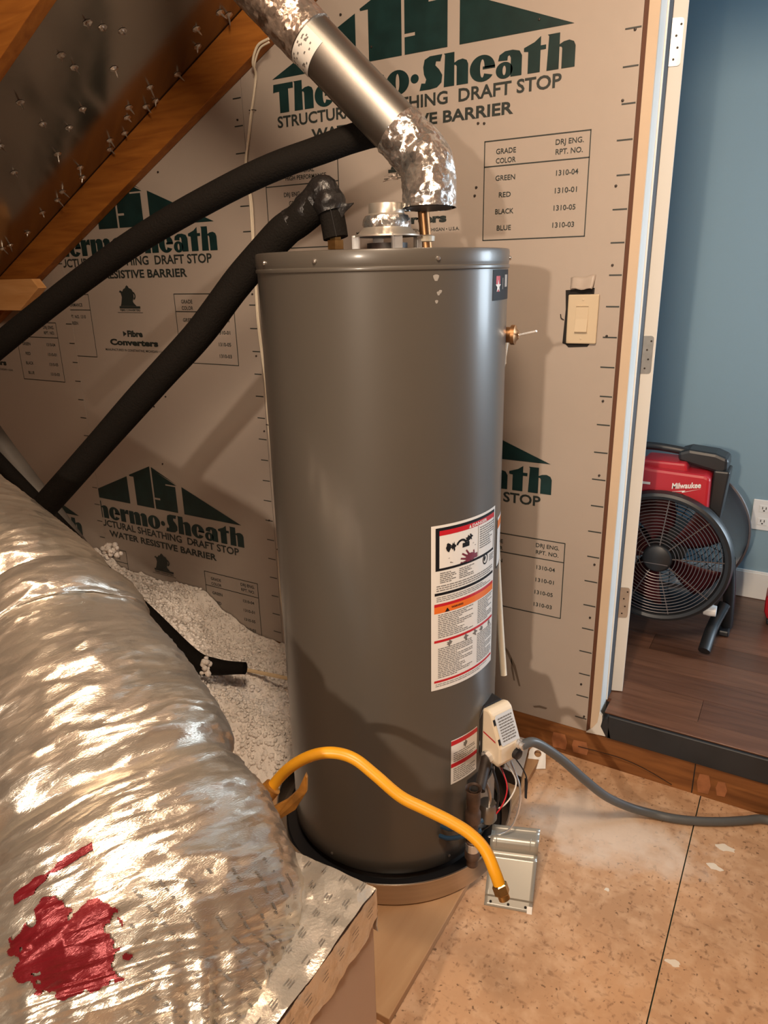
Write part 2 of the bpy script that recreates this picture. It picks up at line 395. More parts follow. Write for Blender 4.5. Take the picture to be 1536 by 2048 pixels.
def print_logo(x, z):
    mb = MB(); L = lambda pts: mb.map2([(x+a, z+b) for a, b in pts], [tuple(range(len(pts)))], W2)
    L([(-1.057,0),(-.763,0),(-.763,.119)])
    L([(-.722,0),(-.620,0),(-.620,.178),(-.748,.127),(-.746,.122),(-.722,.122)])
    L([(-.611,0),(-.486,0),(-.486,.108),(-.540,.108),(-.540,.114),(-.478,.114),(-.611,.168),(-.611,.048),(-.580,.048),(-.580,.040),(-.611,.040)])
    L([(-.611,.168),(-.478,.119),(-.611,.176)])
    L([(-.452,0),(-.157,0),(-.452,.113)])
    return mb
def table(mb, x, z, x0, x1, z0, zh, z1):
    t = .0013
    for zz in (z0, zh, z1): rect(mb, x+x0-t, x+x1+t, z+zz-t, z+zz+t, W2)
    for xx in (x0, x1): rect(mb, x+xx-t, x+xx+t, z+z1, z+z0, W2)
def print_unit(x, z):
    br, cap, tb = MB(), MB(), MB()
    glyph_brand(br, x-1.057, x-.151, z-.090, .076, W2)
    text(cap, 'STRUCTURAL SHEATHING  DRAFT STOP', x-1.047, x-.181, z-.129, .031, W2, .022)
    text(cap, 'WATER RESISTIVE BARRIER', x-.925, x-.302, z-.173, .029, W2, .028)
    # small pot emblem with base line and caption
    pot = [(-.66,-.272),(-.655,-.262),(-.648,-.24),(-.652,-.225),(-.66,-.222),(-.655,-.216),(-.642,-.22),(-.636,-.212),(-.625,-.208),(-.622,-.203),(-.615,-.198),(-.608,-.203),(-.605,-.208),(-.592,-.212),(-.585,-.222),(-.584,-.24),(-.592,-.255),(-.588,-.262),(-.575,-.272)]
    em = [(x+a, z+b) for a, b in pot]; cap.map2(em, [tuple(range(len(em)))], W2)
    hd = [(x-.586+.012*math.cos(R(q)), z-.236+.014*math.sin(R(q))) for q in range(-90, 91, 18)]; hi = [(x-.586+.006*math.cos(R(q)), z-.236+.008*math.sin(R(q))) for q in range(-90, 91, 18)]
    n = len(hd); cap.map2(hd+hi, [(i, i+1, i+1+n, i+n) for i in range(n-1)], W2)
    rect(cap, x-.668, x-.556, z-.281, z-.273, W2); text(cap, 'FIBRE CONVERTERS', x-.666, x-.558, z-.291, .008, W2, .02); rect(cap, x-.682, x-.545, z-.2965, z-.2950, W2)
    text(cap, 'Fibre', x-.645, x-.562, z-.385, .024, W2, .05)
    cap.map2([(x-.668,z-.384),(x-.668,z-.364),(x-.648,z-.374)], [(0,1,2)], W2)
    text(cap, 'Converters', x-.748, x-.486, z-.418, .024, W2, .05)
    text(cap, 'MANUFACTURED IN CONSTANTINE, MICHIGAN \u2022 U.S.A.', x-.780, x-.447, z-.440, .0085, W2, .01)
    table(tb, x, z, -.377, -.102, -.230, -.290, -.470)
    table(tb, x, z, -1.108, -.837, -.230, -.288, -.468)
    T = lambda s, c, zz, w_: text(tb, s, x+c-w_/2, x+c+w_/2, z+zz, .0125, W2, .012)
    T('GRADE', -.318, -.262, .054); T('COLOR', -.318, -.284, .054); T('DRJ ENG.', -.153, -.255, .070); T('RPT. NO.', -.153, -.277, .068)
    for i, (g, nn, wd) in enumerate((('GREEN','1310-04',.054),('RED','1310-01',.033),('BLACK','1310-05',.051),('BLUE','1310-03',.040))):
        T(g, -.318, -.325-.0405*i, wd); T(nn, -.155-.001*i, -.325-.0405*i, .056)
    T('STRUCTURAL', -.972, -.256, .100); T('HIGH PERFORMANCE', -.955, -.275, .150)
    T('DRJ ENG. RPT. NO. 1310', -.955, -.320, .170); T('GRADE GREEN', -.972, -.345, .100)
    return br, cap, tb
import bmesh
def clip(ob, xmin, dirn=1):
    bm = bmesh.new(); bm.from_mesh(ob.data); o0 = ORIG[ob.name]
    bmesh.ops.bisect_plane(bm, geom=bm.verts[:]+bm.edges[:]+bm.faces[:], plane_co=(xmin-o0.x,0,0), plane_no=(-dirn,0,0), clear_outer=True)
    bm.to_mesh(ob.data); bm.free()
PANELS = [(0.0, -1.178, 2.008), (-1.180, -2.138, 1.634), (-2.140, -3.32, 1.524)]
WNAILS = [(-.016,1.973),(-.032,1.832),(-.033,1.649),(-.027,1.467),(-.028,1.294),(-.025,1.126),(-.02,.922),(-.014,.659),(-.015,.491),(-.026,.264),(-.010,.155),(-.403,1.651),(-.38,1.821),(-.397,1.823),(-.399,1.671),(-.432,1.518),(-.713,2.041),(-.809,2.132),(-.243,2.029),(-1.196,1.402),(-1.2,1.2),(-1.729,.988),(-1.721,.761),(-1.66,1.031),(-1.19,.94),(-1.199,.606),(-1.202,1.918),(-1.568,1.80),(-1.6,.45)]
for pi, (xr, xl, zb) in enumerate(PANELS):
    pm = MB().prism([(xl,-.004,PB),(xr,-.004,PB),(xr,-.004,RB(xr)-.01),(xl,-.004,RB(xl)-.01)], (0,.004,0))
    pan = obj('sheathing_panel', pm, M_SHEATH, wall_back)
    for k in range(3):
        z = zb-1.07*k
        if z < .05: continue
        br, cap_, tb = print_unit(xr, z)
        for nm, mb_, mt in (('printed_house_emblem', print_logo(xr, z), M_INK), ('printed_lettering', br, M_INK), ('printed_caption', cap_, M_INK2), ('printed_table', tb, M_INK2)):
            o_ = obj(nm, mb_, mt, pan)
            clip(o_, xl+.001)
            bm = bmesh.new(); bm.from_mesh(o_.data)
            bmesh.ops.bisect_plane(bm, geom=bm.verts[:]+bm.edges[:]+bm.faces[:], plane_co=(0,0,PB+.003), plane_no=(0,0,-1), clear_outer=True)
            bm.to_mesh(o_.data); bm.free()
    tk = MB()
    for i in range(-1, 34):
        z = .148+.0762*i
        if z < PB+.01 or z > RB(xr)-.1: continue
        dj = random.uniform(-.003, .003)
        rect(tk, xr-.036+dj, xr-.002, z-.0016, z+.0016, W2)
        if pi == 2: continue
    obj('printed_tick_marks', tk, M_INK2, pan)
    for (nx, nz) in WNAILS:
        if xl < nx < xr:
            nb = MB().lathe([(.0, -.0035), (.0028, -.003), (.0034, 0), (.0034, .0015)], (nx, -.0045, nz), 8, 'y')
            obj('nail_head', nb, M_IRON, pan)
    if pi == 0:
        # ragged cut-out round the switch box, torn paper flap, scuffs
        hole = MB().poly([(-.143,-.0049,1.273),(-.134,-.0049,1.270),(-.126,-.0049,1.2625),(-.076,-.0049,1.2655),(-.069,-.0049,1.275),(-.067,-.0049,1.413),(-.100,-.0049,1.414),(-.125,-.0049,1.409),(-.142,-.0049,1.408),(-.139,-.0049,1.36)])
        obj('switch_box_opening', hole, M_DARK, pan)
        fl = MB().grid(lambda u, v: (-.130+.064*u+.006*(1-v)*(.5-u), -.006-.016*(1-v)**1.5*(.7+.3*u), 1.411+.028*v+.006*u*v+.002*math.sin(9*u)), 8, 5)
        fo = obj('torn_paper_flap', fl, M_SHEATH, pan, smooth=True, label='torn pale flap of facer paper'); sm = fo.modifiers.new('s', 'SOLIDIFY'); sm.thickness = .0012
        tt = MB().tube(smoothpath([(-.142,-.006,1.333),(-.149,-.008,1.338),(-.151,-.009,1.348)], 4), .0012, 6); obj('loose_thread', tt, M_DARK, pan)
        sc = MB()
        for pts in ([(-.285,.338),(-.262,.318),(-.235,.27),(-.216,.20),(-.222,.20),(-.242,.262),(-.268,.312)], [(-.252,.30),(-.243,.26),(-.235,.215),(-.240,.215),(-.250,.258)], [(-.172,.142),(-.150,.150),(-.125,.149),(-.130,.143),(-.152,.142),(-.168,.137)]):
            sc.map2(pts, [tuple(range(len(pts)))], W2)
        obj('scuff_mark', sc, M_SOIL, pan)

# bottom plate under panels and door (plain board with blocks), structure
bp = MB().box(XL, XR, -.004, .09, .0, .104); plate = obj('trim_1', bp, M_PLATE, kind='structure', origin=(0,0,0))
for (x0, x1, z0, z1) in ((-.105,-.055,.014,.072), (-.040,.012,.018,.066), (.325,.362,.012,.078), (.375,.405,.020,.070)):
    q = MB().prism([(x0+.006,-.0045,z0),(x1-.004,-.0045,z0+.003),(x1,-.0045,(z0+z1)/2),(x1-.008,-.0045,z1),(x0+.004,-.0045,z1-.004),(x0,-.0045,(z0+z1)/2)], (0,-.002,0))
    obj('wood_filler_patch', q, M_PATCH, plate)
obj('plate_joint', MB().box(.3135,.3165,-.0052,-.002,.002,.104), M_DARK, plate)
obj('dangling_string', MB().tube(smoothpath([(-.02,-.008,.045),(.10,-.012,.052),(.18,-.012,.040),(.26,-.010,.012)], 6), .0011, 5), M_DARK, plate)
# ragged foot strip at threshold: black board, its lip
thr = MB().box(.062, .90, -.012, .10, .106, .186); thr.prism([(.062,-.012,.106),(.080,-.012,.106),(.062,-.012,.18),(.046,-.012,.166),(.042,-.012,.14)], (0,.05,0))
obj('trim_2', thr, M_BLACKP, kind='structure', bevel=.004, origin=(.06,0,.1))
obj('trim_3', MB().box(.050, .90, -.004, .075, .186, .192), M_WALNUT[1], kind='structure', bevel=.002, origin=(.06,0,.18))

# door jamb (white lined, tan raw edge), built as structure with parts
jm = thing('trim_4', (.025, .05, .10), kind='structure')
obj('jamb_board', MB().box(.012, .036, .0015, .115, .104, 2.32), M_WHITEP, jm, bevel=.0015)
obj('jamb_edge', MB().box(.0115, .0362, -.0085, .0015, .106, 2.32), M_JAMB, jm, bevel=.001)
obj('jamb_foot', MB().prism([(.0,-.010,.105),(.060,-.010,.110),(.062,-.010,.132),(.047,-.010,.150),(.045,-.010,.176),(.036,-.010,.186),(.032,-.010,.15),(.02,-.010,.128)], (0,.012,0)), M_WHITEP, jm, bevel=.001)
obj('jamb_board', MB().box(.838, .862, -.008, .115, .104, 2.32), M_WHITEP, jm, bevel=.0015)
obj('jamb_head', MB().box(.036, .838, -.008, .115, 2.30, 2.32), M_WHITEP, jm)
obj('door_stop', MB().box(.036, .040, .066, .074, .19, 2.30), M_WHITEP, jm)
M_RABSHADE = mat('painted_rabbet_shade', (.028, .031, .038), .7)
obj('rabbet_shade', MB().box(.0361, .0405, .070, .1148, .192, 2.30), M_RABSHADE, jm)  # dark strip added to paint the shade in the jamb rabbet
obj('gap_reveal', MB().box(.001, .0115, -.004, -.001, .106, 2.32), mat('dark_stud_edge', (.10, .035, .015), .7), jm)

# open door, hinged on the left jamb and swung into the far room
HP = Vector((.037, .120, 0)); A = R(90+17)
dd = Vector((math.cos(A), math.sin(A), 0)); dn = Vector((math.sin(A), -math.cos(A), 0))      # along the leaf / thickness
door = thing('door_1', (HP.x, HP.y, .192), kind='structure')
def onleaf(a, t, z): return HP+dd*a+dn*t+Vector((0,0,z))
def leafbox(mb, a0, a1, t0, t1, z0, z1):
    return mb.add([onleaf(a, t, z) for z in (z0, z1) for a, t in ((a0,t0),(a1,t0),(a1,t1),(a0,t1))], [(0,3,2,1),(4,5,6,7),(0,1,5,4),(1,2,6,5),(2,3,7,6),(3,0,4,7)])
obj('door_leaf', leafbox(MB(), 0, .75, 0, .036, .192, 2.285), M_WHITEP, door, bevel=.0015)
for hz in (1.965, 1.236, .500):
    hb = MB(); prof = [(-.002,-.050),(.021,-.050)]+[(.021+.008*math.sin(R(q)), -.042-.008*math.cos(R(q))) for q in range(15, 91, 15)]+[(.021+.008*math.cos(R(q)), .042+.008*math.sin(R(q))) for q in range(0, 91, 15)]+[(-.002,.050)]
    hb.prism([onleaf(-.0022, t, hz+z) for t, z in prof], dd*.002)
    hg = obj('hinge', hb, M_HINGE, door)
    obj('knuckle', MB().tube([onleaf(-.004, -.004, hz-.05), onleaf(-.004, -.004, hz+.05)], .005, 12), M_HINGE, hg, smooth=True)
    for t, z in ((.023,.036),(.014,.013),(.019,-.012),(.012,-.036)):
        obj('screw_hole', MB().tube([onleaf(-.0021, t, hz+z), onleaf(-.0027, t, hz+z)], .0026, 10), M_IRON, hg)

# far room: floor boards, walls, baseboard, ceiling
ff = obj('floor', MB().box(-1.6, 2.85, .076, 3.0, .10, .178), M_DARK, kind='structure', origin=(0,.5,.1))
y = .076; row = 0
while y < 2.95:
    y1 = min(y+.125, 2.95); x = (-1.6 if y < 1.07 else 1.0)-(row*.37 % .9)
    while x < 2.85:
        x1 = x+.95
        a, b = max(x, -1.6 if y < 1.07 else 1.0), min(x1, 2.85)
        if b-a > .02: obj('floor_plank', MB().box(a+.0006, b-.0006, y+.0006, y1-.0006, .178, .190), M_WALNUT[random.randrange(3)], ff)
        x = x1
    y = y1; row += 1
obj('wall_far', MB().box(-1.6, 1.0, 1.07, 1.17, .10, 2.65).box(.9, 1.0, 1.17, 3.0, .10, 2.65).box(.9, 2.95, 3.0, 3.1, .10, 2.65), M_FARWALL, kind='structure', origin=(0,1.1,.1))
obj('baseboard_far', MB().box(-1.6, 1.0, 1.056, 1.0695, .191, .300).box(-1.6, 1.0, 1.060, 1.0695, .300, .306), M_BASEB, kind='structure', bevel=.002, origin=(0,1.06,.19))
obj('wall_left', MB().box(-1.7, -1.6, .0951, 1.17, .10, 2.65), M_FARWALL, kind='structure', origin=(-1.65,.6,.1))
wr = MB().box(2.85, 2.95, .0951, 3.0, .10, .85).box(2.85, 2.95, .0951, 3.0, 2.25, 2.65).box(2.85, 2.95, .0951, .18, .85, 2.25).box(2.85, 2.95, 1.06, 1.38, .85, 2.25).box(2.85, 2.95, 2.62, 3.0, .85, 2.25)
obj('wall_right', wr, M_FARWALL, kind='structure', origin=(2.9,.6,.1))
obj('ceiling', MB().box(-1.7, 2.95, .0951, 3.1, 2.65, 2.7), M_BASEB, kind='structure', origin=(0,.6,2.65))
obj('wall_near', MB().box(-1.6, .012, .0952, .108, .10, 2.65).box(.862, 2.85, .0952, .108, .10, 2.65).box(.012, .862, .0952, .108, 2.325, 2.65), M_FARWALL, kind='structure', origin=(0,.1,.1))

# --- roof: foil-faced deck on both slopes, rafters, nail points
roof = MB()
roof.prism([(XL,YB,RB(XL)),(RIDGE,YB,RB(RIDGE)),(RIDGE,YB,RB(RIDGE)+.02),(XL,YB,RB(XL)+.02)], (0,-YB,0))
roof.prism([(RIDGE,YB,RB(RIDGE)),(XR,YB,RB(XR)),(XR,YB,RB(XR)+.02),(RIDGE,YB,RB(RIDGE)+.02)], (0,-YB,0))
ceil = obj('ceiling', roof, M_FOILDECK, kind='structure', origin=(0,0,0))
for k, yc in enumerate((-.0245, -.690, -1.30, -1.91, -2.52, -3.13, -3.74, -4.35, -4.96, -5.57)):
    for (xa, xb) in ((-3.6, RIDGE-.02), (RIDGE+.02, XR)):
        za, zb_ = RB(xa), RB(xb)
        q = MB().prism([(xa,yc-.019,za-.133),(xb,yc-.019,zb_-.133),(xb,yc-.019,zb_-.002),(xa,yc-.019,za-.002)], (0,.038,0))
        obj('rafter', q, M_RAFT, ceil, bevel=.002)
obj('ridge_board', MB().box(RIDGE-.019, RIDGE+.019, YB, -.005, RB(RIDGE)-.18, RB(RIDGE)-.003), M_RAFT, ceil)
nail_me = None
NAILS = [(-1.3,-.334),(-1.421,-.447),(-1.419,-.273),(-1.45,-.112),(-1.493,-.054),(-1.582,-.269),(-1.666,-.353),(-1.662,-.264),(-1.779,-.429),(-1.779,-.23),(-1.886,-.323),(-1.827,-.111),(-1.956,-.097),(-2.003,-.087),(-2.078,-.103),(-2.2,-.092),(-1.224,-.127),(-1.155,-.1),(-1.152,-.067),(-1.273,-.076),(-1.38,-.06),(-1.54,-.124),(-1.58,-.099),(-1.685,-.09),(-1.644,-.06),(-1.522,-.069),(-1.725,-.06),(-1.874,-.069),(-2.282,-.118),(-2.305,-.136),(-1.308,-.441),(-1.308,-.394),(-1.448,-.388),(-1.603,-.463)]
dnv = Vector((.515, 0, -1)).normalized()
for i, (nx, ny) in enumerate(NAILS):
    z = RB(nx); ln = random.uniform(.016, .036); tl = (dnv+Vector((random.uniform(-.5,.5), random.uniform(-.5,.5), 0))).normalized(); p0 = Vector((nx, ny, z))
    q = MB().tube([p0+dnv*.001, p0+dnv*.003, p0+tl*.006, p0+tl*ln*.7, p0+tl*ln], [.013, .008, .0032, .0024, .0004], 7)
    obj('nail_point', q, M_SCREW, ceil)
# eaves: horizontal joist and blocking at the left
jo = obj('ceiling_joist', MB().prism([(-3.6,-.085,1.346),(-2.345,-.085,1.346),(-2.20,-.085,1.432),(-2.235,-.085,1.466),(-3.6,-.085,1.466)], (0,.038,0)), M_LUMB, label='short pale pine joist end under the rafter at far left', cat='joist', bevel=.002)
bl = obj('wood_block', MB().box(-2.60, -2.475, -.30, -.262, 1.19, 1.33), M_LUMB, label='small pale wood block below the joist end, above the upper black pipe', cat='block', bevel=.002)
# gable end and knee walls closing the attic behind the camera
obj('wall_rear', MB().prism([(XL,YB,0),(XR,YB,0),(XR,YB,RB(XR)),(RIDGE,YB,RB(RIDGE)),(XL,YB,RB(XL))], (0,-.05,0)), M_SHEATH, kind='structure', origin=(0,YB,0))
obj('wall_right', MB().box(XR-.05, XR, YB, 0, 0, RB(XR)), M_SHEATH, kind='structure', origin=(XR,-3,0))
obj('wall_left', MB().box(XL, XL+.05, YB, 0, 0, RB(XL)), M_RAFT, kind='structure', origin=(XL,-3,0))
# lamps that give the light: clamp work lamp behind the viewer, bare bulb under the ridge
lamp = thing('pendant_lamp', (BULB2[0], BULB2[1], BULB2[2]+.02), label='bare bulb holder hanging under the ridge, out of view above the doorway', cat='lamp')
obj('socket', MB().lathe([(.0,.07),(.018,.07),(.022,.085),(.018,.11),(.0,.11)], BULB2, 20), M_BLACKPL, lamp)
obj('cord', MB().tube([(BULB2[0], BULB2[1], BULB2[2]+.105), (BULB2[0], BULB2[1], RB(BULB2[0])-.003)], .004, 8), M_BLACKPL, lamp)
aimv = (Vector((-.12,-.3,.55))-Vector(BULB)).normalized(); bv = Vector(BULB)
lamp = thing('work_lamp', (BULB[0], BULB[1]-.1, 0), label='reflector work lamp on a pole stand behind the viewer', cat='lamp')
obj('reflector', MB().tube([bv-aimv*.10, bv-aimv*.09, bv-aimv*.05, bv-aimv*.02], [.02,.05,.085,.095], 32, False), M_GALV, lamp, smooth=True)
obj('pole', MB().tube([(BULB[0]-.01, BULB[1]-.1, .02), (BULB[0]-.01, BULB[1]-.1, BULB[2]+.03)], .014, 12), M_BLACKPL, lamp)
obj('base', MB().lathe([(.0,.001),(.16,.001),(.16,.012),(.02,.022),(.0,.022)], (BULB[0]-.01, BULB[1]-.1, 0), 32), M_BLACKPL, lamp)

# ================================================================== WATER HEATER
TC = Vector((-.399, -.507, 0)); TR = .27; PZ = .0205
def cyl(r, th, z): return (TC.x+r*math.cos(R(th)), TC.y+r*math.sin(R(th)), z)
# plywood base, drain pan, rubber pad
obj('plywood_platform', MB().box(-.90, -.115, -1.03, -.06, .0005, .020), M_PLY, label='plywood board lying on the floor under the drain pan', cat='board', bevel=.0015)
pan = thing('drain_pan', (TC.x, TC.y, PZ), label='round aluminium drain pan under the water heater', cat='drain pan')
obj('pan_wall', MB().lathe([(.0,PZ),(.316,PZ),(.321,PZ+.004),(.322,.080),(.3245,.084),(.324,.087),(.3205,.087),(.3195,.083),(.3185,PZ+.006),(.30,PZ+.004),(.0,PZ+.004)], (TC.x,TC.y,0), 128), M_ALU, pan, smooth=True)
obj('tank_pad', MB().lathe([(.0,.0252),(.296,.0252),(.300,.029),(.300,.038),(.296,.042),(.262,.044),(.255,.052),(.0,.052)], (TC.x,TC.y,0), 96), M_BLACKPL, label='black round pad under the water heater in its pan', cat='pad', smooth=True)

wh = thing('water_heater', (TC.x, TC.y, .053), label='tall grey gas water heater standing in a round metal pan', cat='water heater')
obj('jacket', MB().lathe([(.0,.060),(.262,.060),(.2685,.066),(.2715,.070),(.2715,.106),(.270,.109),(.270,1.462),(.2705,1.466)], (TC.x,TC.y,0), 160), M_TANK, wh, smooth=True)
obj('skirt', MB().lathe([(.0,.0525),(.258,.0525),(.258,.061),(.0,.061)], (TC.x,TC.y,0), 96), M_BLACKPL, wh, smooth=True)
cap_ = obj('top_cap', MB().lathe([(.2705,1.4655),(.2728,1.467),(.2735,1.470),(.2728,1.473),(.2712,1.4745),(.2718,1.478),(.2725,1.481),(.2725,1.500),(.2712,1.5038),(.268,1.505),(.0,1.5055)], (TC.x,TC.y,0), 160), M_TANK, wh, smooth=30)
for th in (-119, -87, -37.5, 21, 70, 120, 170):
    c = Vector(cyl(.2725, th, 1.486)); d = Vector((math.cos(R(th)), math.sin(R(th)), 0))
    obj('screw', MB().tube([c, c+d*.0015, c+d*.0035, c+d*.0042], [.0042,.0045,.0035,.001], 10), M_SCREW, cap_, smooth=True)
for th in (-30, -95):
    c = Vector(cyl(.2716, th, .088)); d = Vector((math.cos(R(th)), math.sin(R(th)), 0))
    obj('screw', MB().tube([c, c+d*.0015, c+d*.0032], [.0036,.0038,.001], 10), M_SCREW, wh, smooth=True)
sp = MB()
for th, z, r_ in ((-38.1,1.452,.0055),(-37.0,1.424,.0035),(-36.2,1.427,.003),(-37.9,1.409,.003)):
    sp.map2([(R(th)*TR+r_*(1+.3*math.sin(3*q))*math.cos(q), z+r_*1.3*(1+.2*math.cos(2*q))*math.sin(q)) for q in [i*math.pi/6 for i in range(12)]], [tuple(range(12))], lambda s, zz: cyl(TR+.0004, math.degrees(s/TR), zz))
obj('adhesive_spots', sp, mat('pale_residue', (.26,.24,.215), .6), wh)

# --- stickers
def label_fn(th0, z1, eps): return lambda s, t: cyl(TR+eps, th0+math.degrees(s/TR), z1-t)
def sticker(th0, th1, z1, z0, base, name, lab):
    W_ = R(th1-th0)*TR; H = z1-z0; fn = label_fn(th0, z1, .0006)
    b = MB(); rect(b, 0, W_, 0, H, fn, 16)
    return obj(name, b, base, wh, label=lab), W_, H
def lines(mb, x0, x1, t0, t1, step, fn, h=.45, ragged=True):
    t = t0
    while t+step*h < t1:
        x = x0; end = x1-(random.random()**3*(x1-x0)*.5 if ragged else 0)
        while x < end-.002:
            l = random.uniform(.004, .014); rect(mb, x, min(x+l, end), t, t+step*h, fn); x += l+.0016
        t += step
s1, W_, H = sticker(-40.4, 3.4, .9625, .570, M_PAPER, 'warning_sticker', 'large white danger and warning sticker')
fn = label_fn(-40.4, .9625, .0010); tfn = lambda s, t: fn(s, -t)       # text wants z up
F = lambda a: a*H
blk, red, ora, sml, brn = MB(), MB(), MB(), MB(), MB()
fx0, fx1 = .010, W_-.006
rect(blk, fx0, fx1, F(.015), F(.032), fn, 12); rect(blk, fx0, fx1, F(.248), F(.262), fn, 12); rect(blk, fx0, fx0+.009, F(.015), F(.262), fn); rect(blk, fx1-.002, fx1, F(.015), F(.262), fn)
rect(red, fx0+.009, fx1-.002, F(.032), F(.060), fn, 12)
white = MB(); text(white, '\u25B2 DANGER' if False else 'DANGER', W_*.52, W_*.78, -F(.056), F(.018), lambda s, z: label_fn(-40.4, .9625, .0014)(s, -z), .03)
white.map2([(W_*.47,F(.056)),(W_*.505,F(.056)),(W_*.4875,F(.037))], [(0,1,2)], label_fn(-40.4, .9625, .0014))
rect(sml, W_*.62, W_*.621+.001, F(.062), F(.245), fn)
lines(sml, W_*.65, W_*.97, F(.075), F(.215), F(.0135), fn)
# picture: tap, steam, hand over a table corner
def blob(mb, cx, cy, rx, ry, n=14, k=.0, ph=0): mb.map2([(cx+rx*math.cos(2*math.pi*i/n)*(1+k*math.sin(3*i+ph)), cy+ry*math.sin(2*math.pi*i/n)*(1+k*math.cos(2*i+ph))) for i in range(n)], [tuple(range(n))], fn)
blob(blk, W_*.20, F(.135), .006, .010, 14, .15); blob(blk, W_*.25, F(.133), .005, .006, 12, .5); blob(blk, W_*.27, F(.138), .004, .008, 12, .5, 1)
for i in range(9):
    a0 = math.pi*(.9-.9*i/8); a1 = math.pi*(.9-.9*(i+1)/8) if i < 8 else 0
    blk.map2([(W_*.37+.016*math.cos(a0), F(.145)-.016*math.sin(a0)),(W_*.37+.016*math.cos(a1), F(.145)-.016*math.sin(a1)),(W_*.37+.011*math.cos(a1), F(.145)-.011*math.sin(a1)),(W_*.37+.011*math.cos(a0), F(.145)-.011*math.sin(a0))], [(0,1,2,3)], fn)
rect(blk, W_*.38, W_*.48, F(.132), F(.158), fn, 2); blob(blk, W_*.46, F(.115), .007, .007, 12, .4); blob(blk, W_*.50, F(.108), .005, .006, 12, .5, 2)
for fx, fy, a, l in ((.44,.226,178,.022),(.45,.216,196,.024),(.46,.206,212,.025),(.48,.202,232,.022),(.54,.212,262,.016)):
    c = (W_*fx+.004, F(fy)+.008); dx, dy = math.cos(R(a)), math.sin(R(a)); px_, py_ = -dy*.0028, dx*.0028
    brn.map2([(c[0]+px_, c[1]+py_),(c[0]+dx*l+px_*.7, c[1]+dy*l+py_*.7),(c[0]+dx*l-px_*.7, c[1]+dy*l-py_*.7),(c[0]-px_, c[1]-py_)], [(0,1,2,3)], fn)
blob(brn, W_*.50, F(.228), .016, .010); rect(brn, W_*.50, W_*.61, F(.216), F(.244), fn, 2)
def stroke(mb, p, q, wdt=.0008):
    dx, dy = q[0]-p[0], q[1]-p[1]; l = math.hypot(dx, dy); nx, ny = -dy/l*wdt, dx/l*wdt
    mb.map2([(p[0]+nx,p[1]+ny),(q[0]+nx,q[1]+ny),(q[0]-nx,q[1]-ny),(p[0]-nx,p[1]-ny)], [(0,1,2,3)], fn)
stroke(sml, (W_*.22,F(.225)), (W_*.58,F(.165))); stroke(sml, (W_*.22,F(.225)), (W_*.40,F(.246))); stroke(sml, (W_*.20,F(.200)), (W_*.55,F(.150)), .0005)
lines(sml, W_*.10, W_*.30, F(.275), F(.345), F(.011), fn, .5); lines(sml, W_*.34, W_*.56, F(.275), F(.345), F(.011), fn, .5); lines(sml, W_*.86, W_*.98, F(.275), F(.315), F(.011), fn, .5)
lines(sml, W_*.06, W_*.97, F(.350), F(.390), F(.013), fn, .45)
c0 = (W_*.77, F(.285))
blk.map2([(c0[0]+.011*math.cos(q), c0[1]+.013*math.sin(q)) for q in [i*math.pi/9 for i in range(18)]]+[(c0[0]+.008*math.cos(q), c0[1]+.010*math.sin(q)) for q in [i*math.pi/9 for i in range(18)]], [(i,(i+1)%18,(i+1)%18+18,i+18) for i in range(18)], fn); blob(blk, c0[0]-.003, c0[1]-.002, .004, .006, 12, .4)
rect(blk, fx0-.002, fx1, F(.392), F(.408), fn, 12)
lines(sml, W_*.06, W_*.90, F(.418), F(.452), F(.011), fn, .4)
rect(red, fx0-.003, fx1+.002, F(.458), F(.476), fn, 12); rect(ora, fx0-.003, fx1+.002, F(.476), F(.516), fn, 12)
blk.map2([(W_*.16,F(.514)),(W_*.22,F(.514)),(W_*.19,F(.490))], [(0,1,2)], lambda s, t: label_fn(-40.4, .9625, .0014)(s, t))
text(blk, 'WARNING', W_*.24, W_*.40, -F(.500), F(.012), lambda s, z: label_fn(-40.4, .9625, .0014)(s, -z), .03)
for a, b_ in ((.525,.672),(.735,.93)):
    lines(sml, W_*.08, W_*.56, F(a), F(b_), F(.0115), fn, .45); lines(sml, W_*.64, W_*.97, F(a), F(b_), F(.0115), fn, .45)
rect(red, fx0-.003, fx1+.002, F(.682), F(.697), fn, 12); rect(red, fx0-.003, fx1+.002, F(.939), F(.953), fn, 12)
for i, xx in enumerate((.22,.45,.60,.72,.90)): blob(sml, W_*xx, F(.715), .006, .007, 12, .6, i)
lines(sml, W_*.05, W_*.9, F(.962), F(.985), F(.012), fn, .35)
for nm, mb_, mt in (('black_print', blk, M_LBLACK), ('red_print', red, M_LRED), ('orange_print', ora, M_LORANGE), ('small_print', sml, M_LGREY), ('hand_print', brn, mat('label_maroon', (.16,.02,.04), .4)), ('white_print', white, M_PAPER)):
    obj(nm, mb_, mt, s1, kind='stuff' if nm not in ('orange_print',) else None)
s2, W_, H = sticker(-29.2, -10.5, .4215, .298, M_PAPER, 'small_warning_sticker', 'small white sticker with two red bands'); fn = label_fn(-29.2, .4215, .0010)
red, sml = MB(), MB(); rect(red, 0, W_, F(.02), F(.12), fn, 6); rect(red, 0, W_, F(.53), F(.62), fn, 6)
lines(sml, W_*.08, W_*.92, F(.30), F(.50), F(.045), fn, .4); lines(sml, W_*.08, W_*.92, F(.66), F(.95), F(.045), fn, .4); blob(sml, W_*.5, F(.2), .006, .008, 12, .4)
obj('red_print', red, M_LRED, s2, kind='stuff'); obj('small_print', sml, M_LGREY, s2, kind='stuff')
s3, W_, H = sticker(-5.9, 40, 1.4635, 1.4045, M_LBLACK, 'brand_sticker', 'black brand sticker with red and white star'); fn = label_fn(-5.9, 1.4635, .0010)
st, rd, gr = MB(), MB(), MB(); sc_ = (.024, .032)
